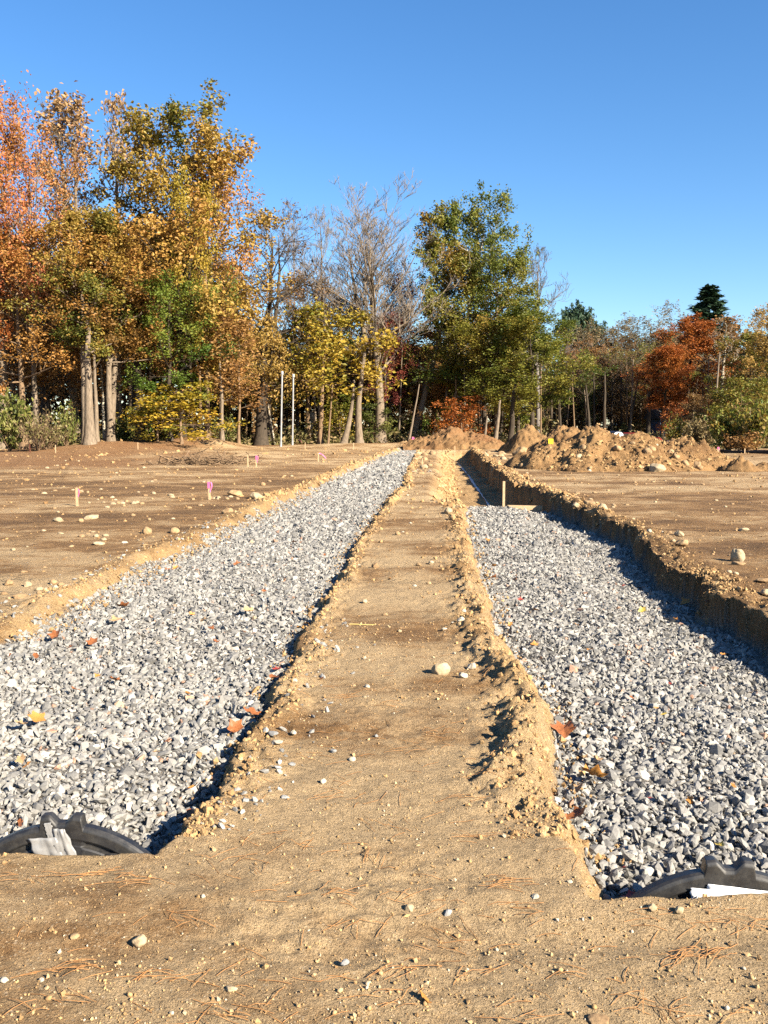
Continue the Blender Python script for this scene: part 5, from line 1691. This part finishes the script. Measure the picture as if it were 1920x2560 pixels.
for args, kw in (
    ((226, 1128, 800, 26, 'grey', 'thick straight trunk, left of the sunlit pair at the field edge'), dict(lean_px=-6, branches=3)),
    ((242, 1126, 860, 13, 'grey', 'thinner trunk grown close against the thick sunlit trunk'), dict(lean_px=2)),
    ((261, 1121, 900, 8, 'pale', 'pale slim stem between the two sunlit trunks'), dict(lean_px=-2)),
    ((272, 1124, 840, 24, 'grey', 'thick trunk leaning right, right of the sunlit pair'), dict(lean_px=34, branches=3)),
    ((352, 1122, 800, 26, 'dark', 'dark trunk right of the sunlit pair, rough and broken-barked'), dict(lean_px=6)),
    ((2, 1095, 850, 26, 'pale', 'pale trunk at the very left border'), dict(lean_px=14, y=60)),
    ((6, 1110, 560, 34, 'grey', 'big dark-limbed trunk at the left border reaching up'), dict(lean_px=12, y=58, branches=4)),
    ((552, 1116, 850, 7, 'grey', 'thin straight grey trunk left of the white poles'), dict(lean_px=4)),
    ((594, 1114, 900, 5, 'grey', 'very thin curving stem near the white poles'), dict(bend=.1, lean_px=3)),
    ((655, 1112, 950, 5, 'pale', 'thin pale stem just left of the white poles'), dict()),
    ((688, 1112, 985, 4, 'pale', 'thin stem leaning left behind the left white pole'), dict(lean_px=-20)),
    ((652, 1112, 790, 30, 'dark', 'massive dark trunk behind the white poles'), dict(lean_px=12, y=70)),
    ((770, 1106, 1026, 20, 'pale', 'broken pale snag leaning right, splintered top'), dict(lean_px=18, broken=True)),
    ((820, 1104, 960, 6, 'brown', 'thin brown stem right of the broken snag'), dict(lean_px=12, y=72)),
    ((858, 1103, 950, 17, 'grey', 'sunlit leaning trunk between the snag and the smooth trunk'), dict(lean_px=22, bend=.2, branches=1, y=71)),
    ((899, 1102, 880, 20, 'grey', 'smooth grey trunk, curved, beneath the yellow leaves'), dict(lean_px=22, bend=-.35, branches=2, y=71)),
    ((1028, 1098, 700, 17, 'grey', 'long sunlit trunk leaning right under the sycamore'), dict(lean_px=92, bend=.25, branches=3, y=80)),
    ((1020, 1092, 960, 7, 'grey', 'thin stem beside the leaning sunlit trunk'), dict(lean_px=28, y=71.5)),
    ((1236, 1106, 1000, 13, 'grey', 'pale trunk leaning right out of the reddish mound'), dict(lean_px=14, y=66)),
    ((1208, 1098, 1040, 9, 'grey', 'short mottled grey stem with ivy left of the leaning pale trunk'), dict(lean_px=12, y=68)),
    ((1276, 1100, 960, 17, 'dark', 'dark trunk right of the leaning pale trunk'), dict(y=72)),
    ((1780, 1112, 880, 8, 'grey', 'thin pale grey birch-like trunk at the right of the field'), dict(lean_px=10, y=74, branches=1)),
    ((1728, 1110, 985, 9, 'grey', 'grey trunk left of the thin birch-like one'), dict(y=78)),
    ((1445, 1092, 1065, 9, 'pale', 'pale stub of a trunk behind the soil heaps'), dict(y=80)),
    ((1510, 1096, 930, 11, 'dark', 'straight dark trunk behind the largest soil heap'), dict(y=88)),
    ((1475, 1096, 960, 10, 'dark', 'dark trunk left of the straight one behind the heap'), dict(lean_px=-8, y=88, branches=2)),
    ((1565, 1096, 950, 9, 'dark', 'dark trunk leaning right over the white trailer'), dict(lean_px=25, y=92, branches=2)),
    ((1618, 1098, 980, 14, 'dark', 'thick dark trunk right of the white trailer'), dict(lean_px=6, y=90)),
    ((1400, 1098, 1000, 9, 'dark', 'dark stem beside the yellow green oak'), dict(y=82)),
):
    stem(*args, **kw)
for i in range(34):
    px = rt.uniform(-10, 1380)
    stem(px, 1104, rt.uniform(840, 960), rt.uniform(5, 11), rt.choice(('dark', 'brown', 'dark', 'grey')), 'slim stem standing in the shade inside the wood', lean_px=rt.uniform(-14, 14),
         y=rt.uniform(66, 74) if px < 560 else rt.uniform(76, 90), group='slim stems inside the wood')
for i in range(22):
    px = rt.uniform(1380, 1910)
    stem(px, 1100, rt.uniform(880, 980), rt.uniform(4, 8), rt.choice(('dark', 'brown', 'grey')), 'slim stem in the thicket behind the right field', lean_px=rt.uniform(-12, 12),
         y=rt.uniform(88, 105), group='slim stems in the right thicket')

# the long white boughs of the sycamore
def bough(pix, y, r, label):
    P = np.array([at(a, b, y) for a, b in pix])
    t = np.linspace(0, 1, 14)
    Q = np.stack([np.interp(t, np.linspace(0, 1, len(P)), P[:, j]) for j in range(3)], 1)
    base = Q[0].copy()
    V, Fc = tubes((Q - base)[None], (np.linspace(1, .4, 14) * r)[None], 7)
    root = empty('tree_bough', tuple(base), label, 'bough')
    link('limb', np_mesh('limb', V, Fc, True), BARK['pale'], root)


for pix, y, r, lb in (([(1096, 878), (1120, 872), (1150, 880), (1190, 900), (1240, 930)], 78.5, .055, 'long arched white bough reaching right from the leaning trunk'),
                      ([(1085, 924), (1130, 922), (1165, 938), (1192, 952)], 78.5, .035, 'thinner white bough below the long arched one')):
    bough(pix, y, r, lb)

# ---------------------------------------------------------------- shrubs, weeds, the far wood
def shrub_mesh(seed, n=1500, leaf=.12, twiggy=.5):
    rng = np.random.default_rng(seed)
    K = 5
    ns = 34
    az = rng.uniform(0, 6.28, ns)
    sp = rng.uniform(.1, 1.0, ns)
    t = np.linspace(0, 1, K)[None, :, None]
    d = np.stack([np.cos(az) * sp, np.sin(az) * sp, rng.uniform(.6, 1.15, ns)], 1)
    P = t * d[:, None] + t * t * rng.normal(size=(ns, 1, 3)) * .18
    P2, L2, r2 = spawn(rng, P, np.linalg.norm(d, axis=1), np.full(ns, .018), 5, .3, .5, .6, .25, .1)
    V1, F1 = tubes(P, taper(np.full(ns, .018), K), 3)
    V2, F2 = tubes(P2, taper(np.full(len(P2), .009), 4), 3)
    stems = np_mesh('stems', np.concatenate([V1, V2]), np.concatenate([F1, F2 + len(V1)]))
    idx = rng.integers(0, len(P2), n)
    c = P2[idx, rng.integers(1, 4, n)] + rng.normal(scale=.09, size=(n, 3))
    c[:, 2] = np.abs(c[:, 2])
    crown = leaf_cloud(rng, c, leaf, 1.1, np.clip(.5 * rng.random(len(P2))[idx] + .5 * rng.random(n), 0, 1))
    return stems, crown


SHRUBS = [shrub_mesh(400), shrub_mesh(401, 1100, .11), shrub_mesh(402, 420, .10)]


def shrub(px, base, top, width, mat, label, kind=0, y=None, group=None):
    x, yy = gp(px, base) if y is None else (at(px, base, y)[0], y)
    gz = float(land(x, yy)) - .05
    h = at(px, top, yy)[2] - gz
    root = empty('shrub', (x, yy, gz), label, 'shrub', group, random.uniform(0, 6.28))
    w = width / F_PX * yy / 2.3
    root.scale = (w, w, h / 1.25)
    st, cr = SHRUBS[kind]
    link('stems', st, BARK['brown'], root)
    o = link('crown', cr, LEAF['shrub'], root)
    if mat != 'shrub': override_mat(o, LEAF[mat])


for args in (
    (25, 1130, 1010, 130, 'shrub', 'bright green bush at the left border of the wood', 0),
    (95, 1131, 1040, 120, 'weed', 'tangled dry green brush right of the left border bush', 2),
    (165, 1128, 1025, 90, 'shrub', 'fresh green bush left of the thick sunlit trunk', 1),
    (120, 1130, 1060, 100, 'weed', 'grey tangle of dead twigs and weeds at the far left', 2),
    (310, 1120, 1055, 80, 'shrub', 'green bush just right of the sunlit pair of trunks', 0),
    (400, 1118, 1050, 130, 'green', 'wide green bush below the low yellow tree', 0),
    (480, 1118, 1065, 90, 'shrub', 'green brown bush before the slim pale tree', 1),
    (560, 1113, 1050, 70, 'shrub', 'small green bush at the thin straight trunk', 1),
    (745, 1106, 1075, 60, 'shrub', 'small green bush behind the right white pole', 1),
    (815, 1104, 1060, 100, 'shrub', 'green bush behind the three boulders', 1),
    (960, 1102, 1062, 110, 'weed', 'pale green bush behind the black silt fence', 1),
    (1000, 1101, 1055, 90, 'shrub', 'green bush at the foot of the leaning sunlit trunk', 0),
    (880, 1102, 1070, 90, 'weed', 'yellowish weeds between leaning trunks', 1),
    (1060, 1098, 1045, 90, 'green', 'dark green bush behind the reddish mound', 0),
    (1300, 1098, 1030, 110, 'olive_green', 'green yellow bush above the leftmost soil heap', 0),
    (1370, 1096, 1010, 130, 'weed', 'brown twiggy thicket right of the green yellow bush', 2),
    (1430, 1094, 1020, 110, 'brown', 'brown thicket behind the soil heaps', 2),
    (1570, 1098, 1062, 60, 'shrub', 'small green bush beside the white trailer', 1),
    (1690, 1112, 1060, 70, 'olive', 'dark green bush at the right foot of the largest heap', 0),
    (1745, 1126, 1060, 90, 'dusty', 'dull olive bush behind the right silt fence', 0),
    (1820, 1130, 1040, 130, 'olive', 'green and brown bush at the right stake', 0),
    (1890, 1132, 1020, 130, 'olive', 'tall olive bush by the right border', 0),
    (1855, 1133, 1085, 120, 'rust', 'reddish brown brush along the right silt fence', 1),
):
    shrub(*args[:6], kind=args[6])


def brush_pile():
    rng = np.random.default_rng(500)
    x, y = gp(510, 1160)
    n = 240
    c = np.stack([rng.normal(0, 1.0, n), rng.normal(0, .55, n), np.abs(rng.normal(.05, .2, n))], 1)
    d = rng.normal(size=(n, 3)); d[:, 2] *= .35
    d /= np.linalg.norm(d, axis=1, keepdims=True)
    L = rng.uniform(.3, 1.1, (n, 1, 1))
    t = np.linspace(-.5, .5, 4)[None, :, None]
    P = c[:, None] + t * L * d[:, None] + t * t * rng.normal(size=(n, 1, 3)) * .3
    P[..., 2] = np.maximum(P[..., 2], .01)
    V, Fc = tubes(P, taper(rng.uniform(.008, .03, n), 4), 4)
    root = empty('brush_pile', (x, y, float(land(x, y))), 'low tangle of dead brown branches on the left field', 'brush pile')
    o = link('branches', np_mesh('branches', V, Fc), BARK['brown'], root)
    o['kind'] = 'stuff'


brush_pile()


def undergrowth():
    rng = np.random.default_rng(510)
    n = 11000
    px = rng.uniform(-80, 1400, n)
    y0 = np.interp(px, [-80, 200, 400, 600, 900, 1400], [57, 59, 62, 69, 75, 78])
    y = y0 + rng.exponential(5.0, n)
    x = (px - 960) / F_PX * y
    z = land(x, y) + rng.exponential(.34, n)
    c1 = np.stack([x, y, z], 1)
    n = 5000
    px = rng.uniform(1330, 2000, n)
    y = np.interp(px, [1330, 1650, 1750, 2000], [82, 84, 66, 62]) + rng.exponential(5, n)
    x = (px - 960) / F_PX * y
    c2 = np.stack([x, y, land(x, y) + rng.exponential(.4, n)], 1)
    c = np.concatenate([c1, c2])
    me = leaf_cloud(rng, c, .20, 1.5, rng.random(len(c)), .1)
    me.name = 'undergrowth'
    tag(link('undergrowth', me, LEAF['weed']), kind='stuff')


undergrowth()


def far_wood():
    """the mass of the wood behind: leaves and stems nobody could count"""
    rng = np.random.default_rng(520)
    n = 34000
    px = rng.uniform(-260, 2200, n)
    y = np.where(px < 620, rng.uniform(86, 112, n), rng.uniform(112, 150, n))
    x = (px - 960) / F_PX * y
    hmax = np.interp(px, [-260, 560, 640, 1400, 1500, 2200], [15, 14, 12.0, 11, 11.5, 12]) * (1 + .28 * fbm(x * .12, y * .05, 7, 3))
    z = hmax * rng.random(n) ** 1.1
    c = np.stack([x, y, z], 1)
    me = leaf_cloud(rng, c, .62, 1.1, np.clip(.5 + .5 * fbm(x * .15, z * .3, 12, 3) + rng.normal(0, .2, n), 0, 1))
    me.name = 'far_woods'
    tag(link('far_woods', me, LEAF['brown']), kind='stuff')


far_wood()

# ---------------------------------------------------------------- trailer, car, house glimpsed behind the heaps
M_WHITE = plain('white_trailer_paint', (0.80, 0.81, 0.83), 0.4, var=0.06, scale=3)
M_NAVY = plain('dark_blue_trailer_paint', (0.02, 0.028, 0.055), 0.4, var=0.2, scale=3)
M_RED = plain('dark_red_car_paint', (0.30, 0.03, 0.025), 0.35, var=0.2, scale=3, spec=0.5)
M_GLASS = plain('dark_glass', (0.02, 0.025, 0.03), 0.1, var=0.1, spec=0.6)
M_TYRE = plain('tyre_rubber', (0.02, 0.02, 0.02), 0.8)
M_SIDING = plain('pale_siding', (0.62, 0.60, 0.52), 0.7, var=0.1, scale=2)
M_BLUE = plain('blue_grey_siding', (0.10, 0.14, 0.22), 0.7, var=0.15, scale=2)
M_ROOF = plain('grey_shingle', (0.09, 0.085, 0.08), 0.9, var=0.4, scale=8)
M_TRIM = plain('white_trim', (0.78, 0.78, 0.76), 0.6, var=0.05)


def arch_section(w, h, n=18):
    """a rounded bread-loaf outline, from lower left over the top to lower right"""
    pts = [(-w / 2, 0)]
    for k in range(n + 1):
        a = math.pi * (1 - k / n)
        pts.append((w / 2 * math.copysign(abs(math.cos(a)) ** .75, math.cos(a)), h * .42 + h * .58 * math.sin(a) ** .8))
    pts.append((w / 2, 0))
    return pts


def wheel(parent, x, y, r, w):
    P = np.array([[x - w / 2, y, r], [x - w / 2, y, r], [x + w / 2, y, r], [x + w / 2, y, r]])[None]
    P[0, 1, 0] += .001; P[0, 2, 0] -= .001
    V, Fc = tubes(P, np.array([[.02, r, r, .02]]), 16)
    t = link('wheel', np_mesh('wheel', V, Fc), M_TYRE, parent)
    P2 = P.copy(); P2[0, 0, 0] -= .01; P2[0, 1, 0] -= .01; P2[0, 2, 0] += .01; P2[0, 3, 0] += .01
    V, Fc = tubes(P2, np.array([[.01, r * .55, r * .55, .01]]), 14)
    link('rim', np_mesh('rim', V, Fc), M_WHITE, t)


def trailer():
    x, y, _ = at(1546, 1090, 78)
    root = empty('trailer', (x, y, float(land(x, y))), 'small white ended rounded trailer half hidden by the largest soil heap', 'trailer', None, math.radians(14))
    sec = arch_section(1.12, 1.15)
    n = len(sec)
    V, Fq = [], []
    for yy, k in ((0.0, .94), (.06, 1.0), (2.6, 1.0), (2.7, .92)):
        V += [(a * k, yy, .40 + b * (k if b > .2 else 1)) for a, b in sec]
    for s in range(3):
        Fq += [(s * n + j, s * n + j + 1, (s + 1) * n + j + 1, (s + 1) * n + j) for j in range(n - 1)]
        Fq.append((s * n + n - 1, s * n, (s + 1) * n, (s + 1) * n + n - 1))
    Fq.append(tuple(range(3 * n, 4 * n)))
    link('body', py_mesh('body', V, Fq, True), M_NAVY, root)
    V = [(a * .94, -.012, .40 + b * (.94 if b > .2 else 1)) for a, b in sec]
    V += [(a, .03, c) for a, _, c in V]
    Fq = [tuple(range(n))] + [(j, n + j, n + j + 1, j + 1) for j in range(n - 1)]
    link('end_panel', py_mesh('end_panel', V, Fq), M_WHITE, root)
    v, f = box_v(-.06, .09, -.03, -.014, 1.18, 1.42)
    link('window', py_mesh('window', v, f), M_GLASS, root)
    v, f = box_v(-.012, .012, -.02, -.0125, .45, 1.17)
    link('door_seam', py_mesh('door_seam', v, f), M_GLASS, root)
    for sx in (-.6, .6):
        wheel(root, sx, 1.4, .32, .18)
    v, f = multi_box([(-.03, .03, 2.7, 3.6, .38, .44)])
    link('tow_bar', py_mesh('tow_bar', v, f), M_TYRE, root)


trailer()


def red_car():
    x, y, _ = at(1590, 1090, 80)
    root = empty('parked_car', (x, y, float(land(x, y))), 'dark red car glimpsed over the top of the largest soil heap', 'car', None, math.radians(62))

    def hull(secs):
        n = len(secs[0])
        V = [p for s in secs for p in s]
        Fq = [(k * n + j, k * n + (j + 1) % n, (k + 1) * n + (j + 1) % n, (k + 1) * n + j) for k in range(len(secs) - 1) for j in range(n)]
        Fq += [tuple(range(n))[::-1], tuple(range((len(secs) - 1) * n, len(secs) * n))]
        return V, Fq

    def ring(y, w, z0, z1, ins=.08):
        return [(-w / 2, y, z0), (w / 2, y, z0), (w / 2 + .02, y, (z0 + z1) / 2), (w / 2 - ins, y, z1), (-w / 2 + ins, y, z1), (-w / 2 - .02, y, (z0 + z1) / 2)]
    V, Fq = hull([ring(-2.1, 1.45, .35, .75), ring(-1.9, 1.7, .28, .9), ring(-.8, 1.75, .25, .98), ring(1.0, 1.75, .25, 1.0), ring(1.9, 1.7, .28, .95), ring(2.1, 1.5, .35, .8)])
    link('body', py_mesh('body', V, Fq), M_RED, root)
    V, Fq = hull([ring(-.95, 1.5, .96, 1.0, .05), ring(-.35, 1.4, .96, 1.32, .14), ring(.9, 1.4, .96, 1.32, .14), ring(1.6, 1.5, .96, 1.0, .05)])
    link('cabin', py_mesh('cabin', V, Fq), M_RED, root)
    for sx in (-1, 1):
        v, f = multi_box([(sx * .70 - .02, sx * .70 + .02, -.35, .25, 1.02, 1.26), (sx * .70 - .02, sx * .70 + .02, .33, .92, 1.02, 1.26)])
        link('side_window', py_mesh('side_window', v, f), M_GLASS, root)
        v, f = box_v(sx * .6 - .14, sx * .6 + .14, -2.07, -1.98, .66, .78)
        link('headlight', py_mesh('headlight', v, f), M_TRIM, root)
    for wx in (-.8, .8):
        for wy in (-1.35, 1.3):
            wheel(root, wx, wy, .32, .2)


red_car()


def house(px, y, w, dpt, h, rz, siding, label, wins, name='house'):
    x = at(px, 1090, y)[0]
    root = empty(name, (x, y, 0), label, 'house', None, rz)
    v, f = box_v(-w / 2, w / 2, 0, dpt, -.2, h)
    link('wall', py_mesh('wall', v, f), siding, root)
    o = .35
    V = [(-w / 2 - o, -o, h - .05), (w / 2 + o, -o, h - .05), (w / 2 + o, dpt + o, h - .05), (-w / 2 - o, dpt + o, h - .05), (-w / 2 - o, dpt / 2, h + dpt * .35), (w / 2 + o, dpt / 2, h + dpt * .35)]
    link('roof', py_mesh('roof', V, [(0, 1, 5, 4), (2, 3, 4, 5), (1, 2, 5), (3, 0, 4), (0, 3, 2, 1)]), M_ROOF, root)
    for wx, wz in wins:
        v, f = box_v(wx - .55, wx + .55, -.06, .02, wz - .75, wz + .75)
        fr = link('window', py_mesh('window', v, f), M_TRIM, root)
        for a, b in ((-.48, -.03), (.03, .48)):
            v, f = box_v(wx + a, wx + b, -.075, -.055, wz - .68, wz + .68)
            link('pane', py_mesh('pane', v, f), M_GLASS, fr)


house(1665, 128, 13, 8, 5.2, math.radians(-6), M_SIDING, 'pale house behind the wood, seen only between trunks', [(-5, 1.6), (-2.4, 1.6), (2.2, 1.6), (4.8, 1.6), (-5, 4.0), (-2.4, 4.0), (2.2, 4.0), (4.8, 4.0)])
house(1690, 96, 3.6, 3.0, 2.2, math.radians(10), M_BLUE, 'shaded blue grey shed beside the orange maple', [(.6, 1.3)], 'shed')
